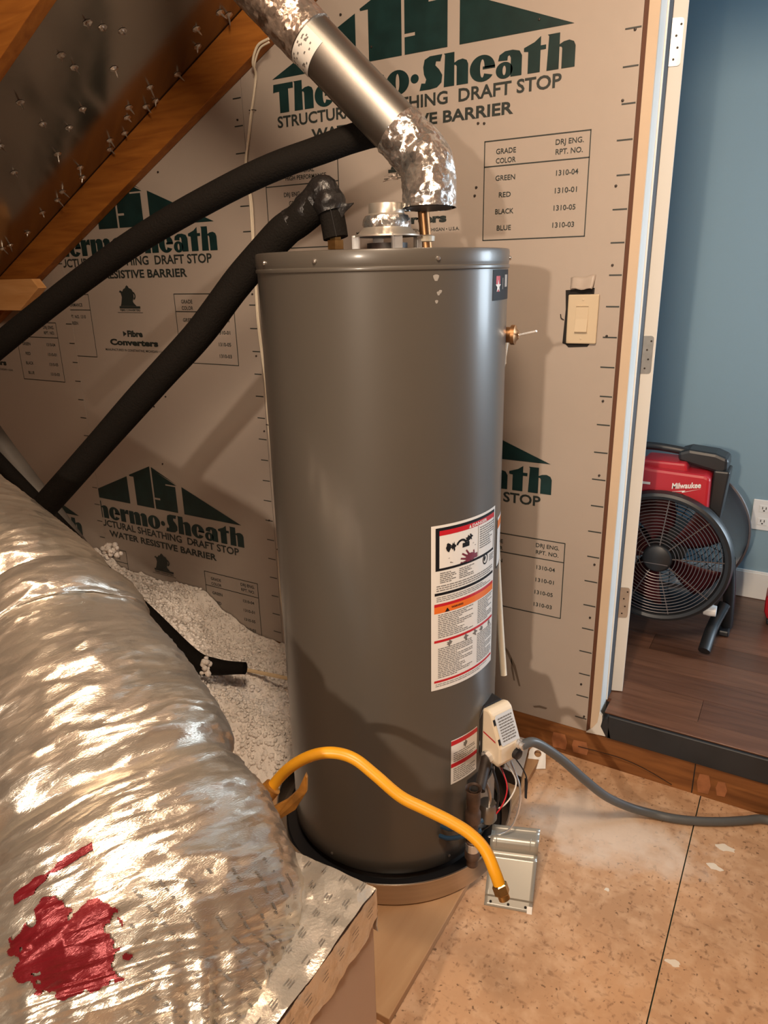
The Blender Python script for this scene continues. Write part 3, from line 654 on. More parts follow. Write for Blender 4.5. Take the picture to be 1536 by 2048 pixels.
rect(rd, .014, .034, .012, .030, fn, 2); rect(rd, .019, .031, .030, .042, fn)
st.map2([(sc_[0]+(.014 if i % 2 == 0 else .0055)*math.cos(R(-90+36*i)), sc_[1]+(.013 if i % 2 == 0 else .005)*math.sin(R(-90+36*i))) for i in range(10)], [tuple(range(10))], label_fn(-5.9, 1.4635, .0014))
rect(gr, .050, .0525, .016, .038, fn); rect(gr, .066, .090, .010, .034, fn, 2)
obj('star_print', st, M_PAPER, s3); obj('red_print', rd, M_LRED, s3, kind='stuff'); obj('grey_print', gr, mat('label_silver', (.45,.42,.38), .4), s3, kind='stuff')
s4, W_, H = sticker(8, 42, .925, .800, M_PAPER, 'side_sticker', 'white sticker with orange corner on the far side'); fn = label_fn(8, .925, .0010)
o4 = MB(); rect(o4, .004, W_-.004, F(.06), F(.22), fn, 6); obj('orange_print', o4, M_LORANGE, s4); o4 = MB(); rect(o4, .0, .002, 0, H, fn); rect(o4, 0, W_, F(.97), H, fn, 6); obj('black_print', o4, M_LBLACK, s4, kind='stuff')

# --- draft hood on top
HC = (TC.x+.006, TC.y+.012, 0); TOP = 1.5058
hood = obj('draft_hood', MB().lathe([(.036,TOP+.094),(.0375,TOP+.096),(.0385,TOP+.094),(.0385,TOP+.076),(.046,TOP+.070),(.0505,TOP+.060),(.0515,TOP+.052),(.050,TOP+.049),(.053,TOP+.046),(.062,TOP+.037),(.070,TOP+.033),(.0705,TOP+.030),(.066,TOP+.0295),(.050,TOP+.040),(.036,TOP+.065)], HC, 56), M_HOOD, wh, smooth=50)
obj('foil_band', MB().lathe([(.0465,TOP+.072),(.0512,TOP+.064),(.0528,TOP+.054),(.0505,TOP+.048)], HC, 56), M_TAPE, hood, smooth=True)
for a in (-132, -42, 48, 138):
    d = Vector((math.cos(R(a)), math.sin(R(a)), 0)); t_ = Vector((-d.y, d.x, 0)); c = Vector((HC[0], HC[1], 0))+d*.066
    obj('hood_leg', MB().obox(c+Vector((0,0,TOP+.0165)), t_, d, (0,0,1), .012, .0012, .0165).obox(c+d*.008+Vector((0,0,TOP+.0012)), t_, d, (0,0,1), .012, .009, .0012).obox(c-t_*.012+d*.005+Vector((0,0,TOP+.0165)), d, t_, (0,0,1), .005, .001, .0165), M_SHINY, hood)
obj('flue_collar', MB().lathe([(.040,TOP),(.040,TOP+.016),(.044,TOP+.017),(.044,TOP)], HC, 40), M_IRON, hood, smooth=True)
obj('gasket', MB().lathe([(.030,TOP+.0002),(.052,TOP+.0002),(.052,TOP+.0020),(.030,TOP+.0020)], (TC.x-.03, TC.y-.055, 0), 40), M_FANRED, wh)
# pipe nipples
PA, PBB = (-.470,-.580), (-.330,-.430)
obj('water_nipple', MB().lathe([(.013,TOP),(.013,TOP+.006),(.0185,TOP+.006),(.0185,TOP+.024),(.013,TOP+.025),(.013,TOP+.05)], (PA[0],PA[1],0), 6), M_BRASS, wh)
obj('escutcheon', MB().lathe([(.013,TOP),(.036,TOP),(.034,TOP+.004),(.013,TOP+.005)], (PA[0]+.004,PA[1]-.01,0), 24), M_BLACKPL, wh)
obj('copper_riser', MB().tube([(PBB[0],PBB[1],TOP),(PBB[0]-.006,PBB[1],TOP+.06),(PBB[0]-.014,PBB[1],TOP+.14)], .0125, 16), M_COPPER, wh, smooth=True)
obj('union_ring', MB().lathe([(.0125,TOP+.018),(.019,TOP+.020),(.020,TOP+.030),(.0125,TOP+.033)], (PBB[0]-.002,PBB[1],0), 18), M_CREAM, wh, smooth=True)

# --- relief valve, discharge tube
c = Vector(cyl(.270, 26, 1.326)); d = Vector((math.cos(R(8)), math.sin(R(8)), 0))
rv = obj('relief_valve', MB().tube([c-d*.004, c+d*.012, c+d*.013, c+d*.022, c+d*.024, c+d*.030], [.017,.017,.0215,.0215,.014,.008], 20), M_COPPER, wh, smooth=True)
obj('lever', MB().obox(c+d*.048+Vector((0,0,.004)), d+Vector((0,0,.22)), (-d.y,d.x,0), (-.22*d.x,-.22*d.y,1), .022, .005, .0028), M_SHINY, rv, bevel=.002)
obj('rating_tag', MB().obox(Vector(cyl(.272, 24, 1.28)), (0,0,1), (-.4,.9,0), (.9,.4,0), .016, .004, .0008), M_PAPER, rv)
dt = obj('discharge_tube', MB().tube(smoothpath([cyl(.284,40,1.315), cyl(.284,46,1.20), cyl(.284,47,1.02)], 6), .0095, 14), M_WIRE, wh, smooth=True)
obj('discharge_tube', MB().tube(smoothpath([cyl(.285,47,.985), cyl(.287,45,.80), cyl(.293,40,.60), cyl(.300,34,.44)], 6), .0085, 14), M_WIRE, wh, smooth=True)
obj('tube_coupling', MB().tube([cyl(.285,46,1.03), cyl(.285,46,1.018), cyl(.285,46,1.016), cyl(.285,46.5,.990), cyl(.285,46.5,.988), cyl(.285,46.5,.975)], [.0115,.0115,.0095,.0095,.0125,.0125], 14), M_COPPER, dt, smooth=True)

# --- gas control
GT = -24.0
gd = Vector((math.cos(R(GT)), math.sin(R(GT)), 0)); gt = Vector((-gd.y, gd.x, 0)); gc = Vector((TC.x+.262, TC.y+.012, 0))
def G(r, s, z): return gc+gd*(r-.266)+gt*s+Vector((0,0,z))
gv = obj('gas_valve', MB().prism([G(.292,-.036,.328),G(.348,-.036,.324),G(.356,-.036,.340),G(.356,-.036,.380),G(.322,-.036,.460),G(.309,-.036,.467),G(.292,-.036,.462)], gt*.070), M_CREAM, wh, bevel=.005, label='cream gas control box')
blkp = MB(); oc = [(-.044,.336),(-.044,.436),(-.028,.464),(.028,.464),(.044,.436),(.044,.336),(.028,.320),(-.028,.320)]
blkp.prism([G(.254, a, b) for a, b in oc], gd*.039); obj('valve_back_plate', blkp, M_BLACKPL, gv, bevel=.003)
for i in range(5): obj('cooling_rib', MB().add([G(r, s, z) for z in (.335+.026*i, .343+.026*i) for r, s in ((.27,-.047),(.291,-.047),(.291,-.042),(.27,-.042))], [(0,3,2,1),(4,5,6,7),(0,1,5,4),(1,2,6,5),(2,3,7,6),(3,0,4,7)]), M_BLACKPL, gv)
sl0, sl1 = G(.356,0,.380), G(.322,0,.460); sd = (sl1-sl0).normalized(); sn = gt.cross(sd).normalized()
sn = sn if sn.dot(gd) > 0 else -sn
GL = lambda a, b, e=.0008: sl0+sd*b+gt*a+sn*e
f1 = MB().prism([GL(-.027,.006),GL(.027,.006),GL(.029,.010),GL(.029,.074),GL(.025,.080),GL(-.025,.080),GL(-.029,.074),GL(-.029,.010)], sn*.0012); fl_ = obj('instruction_plate', f1, mat('pale_plate', (.60,.62,.63), .35, .1), gv)
f1 = MB()
for i in range(9):
    x = -.022
    while x < .020:
        l = random.uniform(.003,.010); f1.poly([GL(x,.014+i*.0068,.0026),GL(min(x+l,.024),.014+i*.0068,.0026),GL(min(x+l,.024),.0175+i*.0068,.0026),GL(x,.0175+i*.0068,.0026)]); x += l+.0014
obj('plate_print', f1, M_LGREY, fl_, kind='stuff')
for a, b in ((-.033,.018),(-.033,.066)): obj('slot_mark', MB().prism([GL(a-.003,b-.007),GL(a+.003,b-.007),GL(a+.003,b+.007),GL(a-.003,b+.007)], sn*.001), M_BLACKPL, gv)
obj('red_mark', MB().add([G(r, -.0366, z) for r, z in ((.298,.398),(.340,.390),(.340,.394),(.298,.402))], [(0,1,2,3)]), M_LRED, gv)
obj('valve_knob', MB().tube([G(.356,.018,.348), G(.366,.018,.348), G(.368,.018,.348)], [.014,.013,.010], 16), M_BLACKPL, gv, smooth=True)
obj('valve_foot', MB().tube([G(.342,-.012,.324), G(.342,-.012,.314)], [.006,.005], 10), M_BLACKPL, gv)
cb = G(.364, .030, .372)
obj('valve_connector', MB().tube([G(.353,.026,.372), G(.364,.026,.372), G(.365,.026,.372), G(.374,.026,.372)], [.012,.012,.010,.010], 14), M_SHINY, gv, smooth=True)
# gas train: collar, nipple toward the viewer, open drip leg
g0 = G(.325,-.041,.337); leg = Vector((-.100,-.648,0))
obj('inlet_collar', MB().tube([G(.318,-.034,.340), G(.318,-.046,.338)], .017, 8), M_SHINY, gv)
obj('gas_nipple', MB().tube([G(.318,-.042,.338), leg+Vector((.006,.022,.300))], .0135, 16), M_IRON, wh, smooth=True)
pl = MB().lathe([(.0105,.318),(.0105,.29),(.0115,.29),(.0185,.318),(.0195,.320),(.0195,.316),(.0165,.312),(.0165,.275),(.0150,.270),(.0150,.255),(.0185,.252),(.0185,.226),(.0135,.222),(.0135,.17),(.0165,.168),(.0165,.140),(.0185,.138),(.0185,.120),(.014,.118),(.014,.096)], (leg.x,leg.y,0), 24)
obj('drip_leg', pl, M_IRONB, wh, smooth=50)
obj('bore', MB().lathe([(.0104,.3185),(.0,.3000)], (leg.x,leg.y,0), 20), M_DARK, wh)
obj('thread_tape', MB().lathe([(.0150,.166),(.0172,.164),(.0172,.142),(.0150,.140)], (leg.x,leg.y,0), 20), M_SHINY, wh, smooth=True)
for dz, dx in ((.215,.0),(.185,-.004)):
    obj('blue_handle', MB().tube(smoothpath([(leg.x+.02+dx,leg.y+.012,dz+.012),(leg.x-.008+dx,leg.y-.016,dz+.004),(leg.x-.045+dx,leg.y-.026,dz-.012),(leg.x-.072+dx,leg.y-.022,dz-.020)], 5), [.0055]*16, 8), M_BLUE, wh, smooth=True)
# burner opening, window and leads
bo = MB(); rect(bo, -.075, .075, 0, .165, lambda s, t: cyl(TR+.0015, -2+math.degrees(s/TR), .285-t), 10); op = obj('burner_opening', bo, M_DARK, wh)
obj('burner_door', MB().prism([cyl(.276,-20,.105),cyl(.276,-8,.105),cyl(.276,4,.105),cyl(.276,12,.105),cyl(.276,12,.235),cyl(.276,4,.235),cyl(.276,-8,.235),cyl(.276,-20,.235)], (.004,0,0)), M_GALV, op)
for k, (pts, r_, mt) in enumerate((([cyl(.30,-14,.31),cyl(.325,-14,.26),cyl(.31,-12,.19),cyl(.285,-10,.15)], .0042, M_ALU), ([cyl(.31,-8,.31),cyl(.335,-10,.25),cyl(.33,-14,.18),cyl(.29,-15,.13)], .003, M_BLACKPL), ([cyl(.31,-2,.31),cyl(.345,-6,.26),cyl(.34,-12,.21),cyl(.29,-13,.16)], .0018, M_LRED), ([cyl(.32,0,.31),cyl(.36,-3,.27),cyl(.345,-9,.22),cyl(.295,-10,.19)], .0018, M_PAPER), ([cyl(.33,2,.31),cyl(.37,-2,.24),cyl(.36,-6,.15),cyl(.31,-10,.11)], .0025, M_SHINY), ([cyl(.33,4,.32),cyl(.375,1,.28),cyl(.385,-2,.23)], .0016, M_BLACKPL))):
    obj('burner_lead', MB().tube(smoothpath(pts, 6), r_, 8), mt, wh, smooth=True)
obj('lead_connector', MB().tube([cyl(.376,.5,.275), cyl(.384,-2,.232)], .0032, 8), M_BLACKPL, wh, smooth=True)
obj('clear_shroud', MB().lathe([(.0,.0),(.020,.0),(.024,-.008),(.024,-.045),(.021,-.050),(.0,-.050)], (cyl(.315,-13,.20)[0], cyl(.315,-13,.20)[1], .23), 20), M_GALV, wh, smooth=True)

# ================================================================== VENT
ve = thing('vent_pipe', (-.299, -.480, 1.585), label='slanting galvanised vent pipe with foil-taped ends, disconnected above the hood', cat='vent pipe')
V0, V1 = Vector((-.340,-.460,1.705)), Vector((-.905,-.5743,2.270)); vd = (V1-V0).normalized()
obj('pipe', MB().tube([V0, V0+(V1-V0)*.5, V1], .0535, 48), M_GALV, ve, smooth=True)
def crump(amp, fr, seed, ridg=1.0):
    def g(t, a, r):
        p = Vector((math.cos(a)*fr*.35, math.sin(a)*fr*.35, t*fr+seed))
        q = noise.noise(p)*.6+noise.noise(p*2.3)*.4+(.5-abs(noise.noise(p*1.4+Vector((9,3,1)))))*.8*ridg
        return r*(1+amp*q)
    return g
s0 = .60
obj('pipe_seam', MB().obox(V0+vd*.20+Vector((-.033,-.026,-.034)), vd, (.6,-.6,.5), (.5,.5,-.7), .16, .0012, .0018), M_GALV, ve)
tp = [V0+vd*(.318+.008*i) for i in range(61)]; obj('upper_tape', MB().tube(tp, [.056]*61, 72, True, crump(.045, 9, 3)), M_TAPEDIRTY, ve, smooth=70)
lab = MB()
vu = Vector((0,0,1)); n1 = (vu-vd*vu.dot(vd)).normalized(); n2 = vd.cross(n1)
VL = lambda a, s: V0+vd*s+(n1*math.cos(R(a))+n2*math.sin(R(a)))*.0552
ang = lambda i: 60+12*i
lab.grid(lambda u, v: VL(-168+98*u, .268+.048*v), 14, 2); lo = obj('maker_label', lab, M_PAPER, ve, smooth=True)
lab = MB()
for i in range(26):
    a = random.uniform(-162,-82); s_ = random.uniform(.272,.310); VM = lambda aa, ss: V0+vd*ss+(n1*math.cos(R(aa))+n2*math.sin(R(aa)))*.0557
    lab.add([VM(a,s_),VM(a+random.uniform(3,7),s_),VM(a+5,s_+.003),VM(a,s_+.003)], [(0,1,2,3)])
obj('label_print', lab, M_LGREY, lo, kind='stuff')
el = smoothpath([V0+vd*.055, V0+vd*.02, V0-vd*.015, Vector((-.312,-.466,1.672)), Vector((-.302,-.474,1.635)), Vector((-.299,-.479,1.605)), Vector((-.2985,-.480,1.588))], 7)
obj('elbow', MB().tube(el, [.0555]*len(el), 72, False, crump(.075, 8, 11)), M_TAPE, ve, smooth=75)
obj('elbow_lining', MB().tube(el, [.048]*len(el), 40, True), M_IRON, ve, smooth=True)
for (p, q) in (((-.365,-.50,1.655),(-.388,-.512,1.652)), ((-.36,-.502,1.648),(-.392,-.51,1.643)), ((-.30,-.52,1.742),(-.292,-.525,1.752))):
    obj('tape_shred', MB().tube([p, ((p[0]+q[0])/2, (p[1]+q[1])/2, (p[2]+q[2])/2+.002), q], [.003,.0022,.0006], 5), M_TAPEDIRTY, ve)

# ================================================================== INSULATED WATER LINES
lp = thing('insulated_pipe', (PA[0], PA[1], TOP+.03), label='lower black foam-covered pipe with taped elbow above the water heater', cat='pipe')
low = smoothpath([(-.515,-.580,1.600),(-.56,-.592,1.570),(-.60,-.602,1.545),(-.703,-.626,1.454),(-.808,-.66,1.339),(-.946,-.706,1.209),(-1.125,-.754,1.045),(-1.33,-.83,.845)], 8)
obj('pipe_sleeve', MB().tube(low, [.0345]*len(low), 28, True, lambda t, a, r: r*(1+.05*noise.noise(Vector((t*9, math.cos(a), math.sin(a)))))), M_FOAM, lp, smooth=True)
obj('elbow_sleeve', MB().tube(smoothpath([(PA[0]+.001,PA[1],TOP+.028),(PA[0]-.006,PA[1]+.001,TOP+.062),(PA[0]-.016,PA[1]+.002,TOP+.105)], 5), [.0265]*11, 24, True, lambda t, a, r: r*(1+.05*noise.noise(Vector((t*3, 2*math.cos(a), 2*math.sin(a)))))), M_FOAM, lp, smooth=True)
tw = smoothpath([(PA[0]-.008,PA[1]+.001,TOP+.078),(PA[0]-.018,PA[1]+.002,TOP+.108),(PA[0]-.034,PA[1]+.002,TOP+.118),(-.540,-.586,1.588),(-.57,-.594,1.566)], 6)
obj('tape_wrap', MB().tube(tw, [.031-.002*math.cos(i*.9) for i in range(len(tw))], 36, True, crump(.16, 5, 2)), M_BTAPE, lp, smooth=60)
obj('tape_flap', MB().prism([(PA[0]+.004,PA[1]-.008,TOP+.100),(PA[0]+.026,PA[1]+.01,TOP+.092),(PA[0]+.036,PA[1]+.02,TOP+.094),(PA[0]+.022,PA[1]+.008,TOP+.078),(PA[0]+.014,PA[1]+.002,TOP+.060)], (.004,-.006,.002)), M_BTAPE, lp)
obj('split_seam', MB().obox((PA[0]+.011,PA[1]-.0225,TOP+.060), (.2,.05,-1), (1,0,.2), (.4,-.9,0), .030, .0012, .0015), M_DARK, lp)
up = smoothpath([(PBB[0]-.02,PBB[1]+.004,1.650),(PBB[0]-.03,PBB[1]+.006,1.715),(-.385,-.400,1.745),(-.429,-.405,1.755),(-.486,-.430,1.750),(-.564,-.487,1.721),(-.702,-.565,1.670),(-.943,-.652,1.563),(-1.158,-.713,1.450),(-1.404,-.782,1.304),(-1.60,-.835,1.18)], 7)
upo = thing('insulated_pipe', (-.486,-.43,1.70), label='upper black foam-covered pipe running from behind the vent to the left', cat='pipe')
obj('pipe_sleeve', MB().tube(up[18:], [.0295]*len(up[18:]), 28, True, lambda t, a, r: r*(1+.04*noise.noise(Vector((t*12, math.cos(a), math.sin(a)))))), M_FOAM, upo, smooth=True)
obj('copper_core', MB().tube(up[:20], [.0125]*20, 14), M_COPPER, upo, smooth=True)
obj('tape_wrap', MB().tube(up[17:23], [.031]*6, 24, True, crump(.12, 5, 6)), M_BTAPE, upo, smooth=60)
blp = smoothpath([(-1.92,-.70,1.13),(-1.81,-.679,1.021),(-1.714,-.661,.923),(-1.555,-.629,.763),(-1.405,-.56,.554),(-1.298,-.514,.416),(-1.18,-.464,.268),(-1.113,-.433,.243),(-1.014,-.399,.248)], 8)
n_ = len(blp)
obj('drain_line', MB().tube(blp, [interp([0,.45,.78,1],[.021,.023,.033,.020], i/(n_-1)) for i in range(n_)], 22), M_FOAM, label='black pipe sloping down beside the silver duct into the white insulation', cat='pipe', smooth=True)
gp = smoothpath([(-2.05,-.61,1.25),(-1.93,-.600,1.10),(-1.835,-.590,.975),(-1.73,-.580,.850),(-1.60,-.562,.69),(-1.48,-.55,.54)], 8)
obj('grey_pipe', MB().tube(gp, .036, 24), M_FOAMG, label='grey jacketed pipe sloping behind the black pipe at left', cat='pipe', smooth=True)

# white control wires stapled along the panel joint
wr_ = thing('control_wire', (-1.156,-.02,.2), label='pair of thin cream wires hanging down the sheathing joint', cat='wire')
wp = [(-1.02,-.058,2.096),(-1.064,-.054,2.086),(-1.098,-.040,2.052),(-1.113,-.012,2.025),(-1.137,-.012,1.936),(-1.163,-.012,1.843),(-1.177,-.012,1.788),(-1.170,-.012,1.687),(-1.172,-.012,1.569),(-1.172,-.012,1.447),(-1.172,-.012,1.320),(-1.164,-.012,1.156),(-1.163,-.012,.967),(-1.158,-.012,.806),(-1.155,-.012,.657),(-1.157,-.012,.502),(-1.160,-.012,.341),(-1.156,-.014,.217)]
obj('wire', MB().tube(smoothpath(wp, 5), .0036, 8), M_WIRE, wr_, smooth=True)
obj('wire', MB().tube(smoothpath([(a+.006*math.sin(i*1.1)+.004, b-.004, c_-.01) for i, (a, b, c_) in enumerate(wp)], 5), .0028, 8), M_WIRE, wr_, smooth=True)
for i in (4, 6, 9, 12, 15):
    a, b, c_ = wp[i]; obj('staple', MB().tube([(a-.009,-.005,c_),(a-.007,-.017,c_),(a+.009,-.017,c_),(a+.011,-.005,c_)], .0012, 6), M_IRON, wr_)

# ================================================================== FLEX DUCT AND PLENUM BOX
du = thing('flexible_duct', (-.35, -1.46, .56), label='bulging silver foil-wrapped flexible duct in the left foreground', cat='duct')
dp = [(-2.013,-1.031,1.214),(-1.358,-1.086,.958),(-1.000,-1.152,.874),(-.786,-1.198,.808),(-.718,-1.221,.772),(-.580,-1.274,.708),(-.474,-1.324,.638),(-.395,-1.361,.580),(-.328,-1.405,.524),(-.285,-1.442,.475),(-.243,-1.478,.427)]
def duct_part(name, t0, t1, rf, seed, nu, nv, cap=False, extra=None, material=M_JACKET):
    path = smoothpath(dp, 40); n = len(path); a, b = int(t0*(n-1)), int(t1*(n-1))
    seg = [path[a+int((b-a)*i/nu)] if False else path[a]*0+path[min(n-1, a)] for i in range(1)]
    pts = []
    for i in range(nu+1):
        x = (t0+(t1-t0)*i/nu)*(n-1); k = min(int(x), n-2); fr = x-k; pts.append(path[k].lerp(path[k+1], fr))
    rad = [rf(t0+(t1-t0)*i/nu) for i in range(nu+1)]
    def wr(t, ang_, r):
        T_ = t0+(t1-t0)*t; ca, sa = math.cos(ang_), math.sin(ang_)
        q = Vector((T_*60+seed+1.2*noise.noise(Vector((ca*2, sa*2, T_*6))), ca*1.3, sa*1.3)); d_ = 0
        msk = .5+.5*noise.noise(Vector((T_*9, ca*2+seed, sa*2)))
        e1 = 1-abs(noise.noise(q))*3.0; d_ += max(e1, 0)**2*.0042*msk                              # hoop creases
        q2 = Vector((T_*24+3*ca, ca*3.0+seed, sa*3.0)); e2 = 1-abs(noise.noise(q2))*5.0; d_ += max(e2, 0)**2*.0030*(1-msk)
        d_ += noise.noise(Vector((T_*8, ca*1.5, sa*1.5+seed)))*.012
        d_ += noise.noise(Vector((T_*95, ca*5.0, sa*5.0+seed)))*.0010
        if extra: d_ += extra(T_, ang_)
        return r+d_
    return obj(name, MB().tube(pts, rad, nv, True, wr), material, du, smooth=80), pts, rad, wr
r_up = lambda t: interp([0,.10,.20,.26,.290,.36],[.172,.172,.170,.174,.152,.135], t)
r_lo = lambda t: interp([.284,.292,.304,.320,.40,.50,.60,.63,.652,.70,.80,.90,1.0],[.135,.166,.186,.192,.186,.206,.228,.212,.228,.246,.246,.236,.205], t)
duct_part('upper_jacket', 0.0, .36, r_up, 4.0, 240, 150)
gath = lambda T_, a: (.006*math.sin(a*17+3*math.sin(a*3)+2*math.sin(a*7))*max(0, (T_-.80)/.20)+.003*math.sin(a*29+T_*5)*max(0, (T_-.74)/.26))
lower, lpts, lrad, lwr = duct_part('lower_jacket', .284, 1.0, r_lo, 21.0, 300, 200, extra=gath)
# red printed label showing through the film near the end, dark tape print round the collar
def skin(name, sel, material, i0, i1, k0, k1, off=.0025, kind=None, label=None, sub=4):
    nv = 200; me = lower.data; o0 = ORIG[lower.name]; mb = MB(); idx = {}
    def P(i, k):
        v = me.vertices[i*nv+k % nv]; return o0+v.co+v.normal*off
    def vid(i, k, a, b):
        q = (i*sub+a, k*sub+b)
        if q not in idx:
            u, w_ = a/sub, b/sub; p = (P(i,k)*(1-u)+P(i+1,k)*u)*(1-w_)+(P(i,k+1)*(1-u)+P(i+1,k+1)*u)*w_
            idx[q] = len(mb.v); mb.v.append(tuple(p))
        return idx[q]
    for i in range(i0, i1):
        for k in range(k0, k1):
            for a in range(sub):
                for b in range(sub):
                    if sel(i+(a+.5)/sub, k+(b+.5)/sub): mb.f.append((vid(i,k,a,b), vid(i,k,a,b+1), vid(i,k,a+1,b+1), vid(i,k,a+1,b)))
    return obj(name, mb, material, lower, kind=kind, smooth=80, label=label)
nz2 = lambda i, k, s_: noise.noise(Vector((i*.09+s_, k*.30, s_)))+.4*noise.noise(Vector((i*.3+s_, k*.9, s_)))
skin('red_label', lambda i, k: ((i-229+(k-17)*.8)/22)**2+((k-17.0)/8.0)**2 < 1+1.1*nz2(i, k, 1), M_RED, 190, 270, 2, 32, label='crumpled red label under the film')
skin('red_label', lambda i, k: abs(i-191-(k-17)*.7) < 2.2+3.2*nz2(i, k, 4) and 11 < k < 25, M_RED, 174, 210, 10, 26, label='thin strip of the red label')
skin('tape_print', lambda i, k: (k+.25*i) % 4.2 < .55 and noise.noise(Vector((i*.35, (k+.25*i)//4.2*7.7, 3))) > .02 and noise.noise(Vector((i*2.1, (k+.25*i)//4.2*3.1, 9))) > -.25, M_LGREY, 212, 298, -28, 8, .0015, 'stuff', sub=4)

bx = thing('plenum_box', (-.29, -1.47, .002), label='foil-taped duct board box at the bottom, under the silver duct', cat='plenum box')
BX0, BX1, BY0, BY1, BZ = -.42, -.036, -1.62, -1.196, .548
obj('box_body', MB().box(BX0, BX1, BY0, BY1, .002, BZ-.004), M_BEIGE, bx, bevel=.004)
def wob(p, s=9.0, a=.004): v = Vector(p); return a*noise.noise(v*s)+a*.5*noise.noise(v*s*2.7)
tpw = MB(); tpw.grid(lambda u, v: (lambda x, y_: (x, y_, BZ+.004+wob((x,y_,0), 11, .007)+.012*max(0, 1-abs(x-y_*.4+.62)*9)))(BX0-.002+(BX1+.004-BX0)*u, BY0+(BY1+.004-BY0)*v), 70, 70)
obj('tape_top', tpw, M_JACKET2, bx, smooth=80)
hang = lambda y_: .075+.022*noise.noise(Vector((y_*7, 2, 0)))+.018*noise.noise(Vector((y_*23, 5, 0)))
tpw = MB(); tpw.grid(lambda u, v: (BX1+.0045+wob((u*2,v,3), 9, .003), BY0+(BY1+.003-BY0)*u, BZ+.004-hang(BY0+(BY1-BY0)*u)*v), 90, 8); obj('tape_side', tpw, M_JACKET2, bx, smooth=80)
tpw = MB(); tpw.grid(lambda u, v: (BX0+(BX1+.004-BX0)*u, BY1+.0045+wob((u*2,v,7), 9, .003), BZ+.004-.09*v), 50, 6); obj('tape_back', tpw, M_JACKET2, bx, smooth=80)
# rows of small print on the wrap
pr_ = MB()
def mark(p, du_, dv_, l, h_):
    p = Vector(p); pr_.add([p, p+du_*l, p+du_*l+dv_*h_, p+dv_*h_], [(0,1,2,3)])
for i in range(9):
    for j in range(14):
        x = BX1-.012-.034*i+random.uniform(-.002,.002); y_ = BY1-.012-.036*j+random.uniform(-.003,.003)
        if x < BX0+.02 or y_ < BY0+.02: continue
        zt = BZ+.0065+wob((x,y_,0), 11, .007)+.012*max(0, 1-abs(x-y_*.4+.62)*9)
        for k in range(3):
            if random.random() < .8: mark((x-.004*k, y_-random.uniform(0,.006), zt+.0008), Vector((0,1,0)), Vector((-1,0,0)), random.uniform(.006,.016), .0016)
for j in range(13):
    y_ = BY1-.015-.04*j
    for k in range(3): mark((BX1+.0075, y_, BZ-.014-.007*k), Vector((0,-1,0)), Vector((0,0,1)), random.uniform(.008,.018), .0016)
obj('tape_print', pr_, M_LGREY, bx, kind='stuff')

# ================================================================== GAS HOSE
hp = [(-.66,-1.10,.033),(-.60,-1.11,.036),(-.53,-1.125,.10),(-.47,-1.125,.28),(-.425,-1.10,.40),(-.385,-1.068,.462),(-.357,-1.032,.516),(-.321,-1.019,.558),(-.282,-1.004,.584),(-.246,-.987,.590),(-.207,-.978,.584),(-.165,-.974,.561),(-.114,-.969,.529),(-.066,-.959,.512),(-.02,-.950,.497),(.019,-.945,.481),(.050,-.947,.460),(.074,-.957,.429),(.086,-.960,.404)]
hs = thing('gas_hose', (-.2,-.98,.40), label='yellow flexible gas hose arching in front of the water heater', cat='hose')
hpath = smoothpath(hp, 12)
obj('hose_jacket', MB().tube(hpath, .0112, 20), M_HOSE, hs, smooth=True)
e0 = Vector(hp[-1]); ed = (Vector(hp[-1])-Vector(hp[-2])).normalized()
obj('brass_nut', MB().tube([e0-ed*.006, e0-ed*.004, e0+ed*.012, e0+ed*.015], [.0125,.0145,.0145,.0115], 6), M_BRASS, hs)
obj('brass_bore', MB().tube([e0+ed*.015, e0+ed*.024, e0+ed*.0245], [.0105,.0105,.006], 16), M_BRASS, hs, smooth=True)
sl = smoothpath([(-.445,-1.112,.355),(-.405,-1.080,.445),(-.362,-1.042,.505)], 8)
obj('torn_sleeve', MB().tube(sl, [.022-.004*i/16 for i in range(17)], 22, True, crump(.10, 4, 9)), M_HOSETORN, hs, smooth=60, label='dirty torn yellow sleeve')
fl = MB().prism([(-.395,-1.065,.440),(-.372,-1.052,.455),(-.335,-1.030,.480),(-.318,-1.015,.500),(-.308,-1.000,.533),(-.302,-1.004,.528),(-.300,-1.010,.500),(-.318,-1.026,.462),(-.360,-1.058,.430)], (.004,-.010,.002))
obj('torn_tab', fl, M_HOSETORN, hs, bevel=.001)

# ================================================================== ACCESS COVER LEANING ON THE PAN
N0, N1, F0, F1 = Vector((-.061,-.661,.001)), Vector((.048,-.629,.001)), Vector((-.095,-.531,.125)), Vector((.016,-.489,.125))
cn = ((N1-N0).cross(F0-N0)).normalized(); cn = cn if cn.z > 0 else -cn
def coverh(v):
    return interp([0,.115,.135,.60,.63,.67,.72,.78,.84,.90,.93,1.0],[0,0,.009,.009,.004,.004,.020,.027,.026,.014,.008,.006], v)
vs_ = [0,.04,.08,.113,.12,.128,.136,.2,.3,.4,.5,.58,.60,.615,.63,.65,.67,.69,.71,.73,.75,.78,.81,.84,.86,.88,.90,.915,.93,.96,1.0]
cm = MB(); K = 13
for v in vs_:
    for i in range(K): cm.v.append(tuple((N0.lerp(N1, i/(K-1))).lerp(F0.lerp(F1, i/(K-1)), v)+cn*coverh(v)))
cm.f = [(j*K+i, j*K+i+1, (j+1)*K+i+1, (j+1)*K+i) for j in range(len(vs_)-1) for i in range(K-1)]
M_COVER = mat('grey_cover_enamel', (.36,.35,.31), .30, .35, var=.05, scale=4)
cv = obj('access_cover', cm, M_COVER, label='grey sheet metal access cover leaning on the drain pan rim', cat='access cover', smooth=45)
so = cv.modifiers.new('s', 'SOLIDIFY'); so.thickness = .0014; so.offset = -1
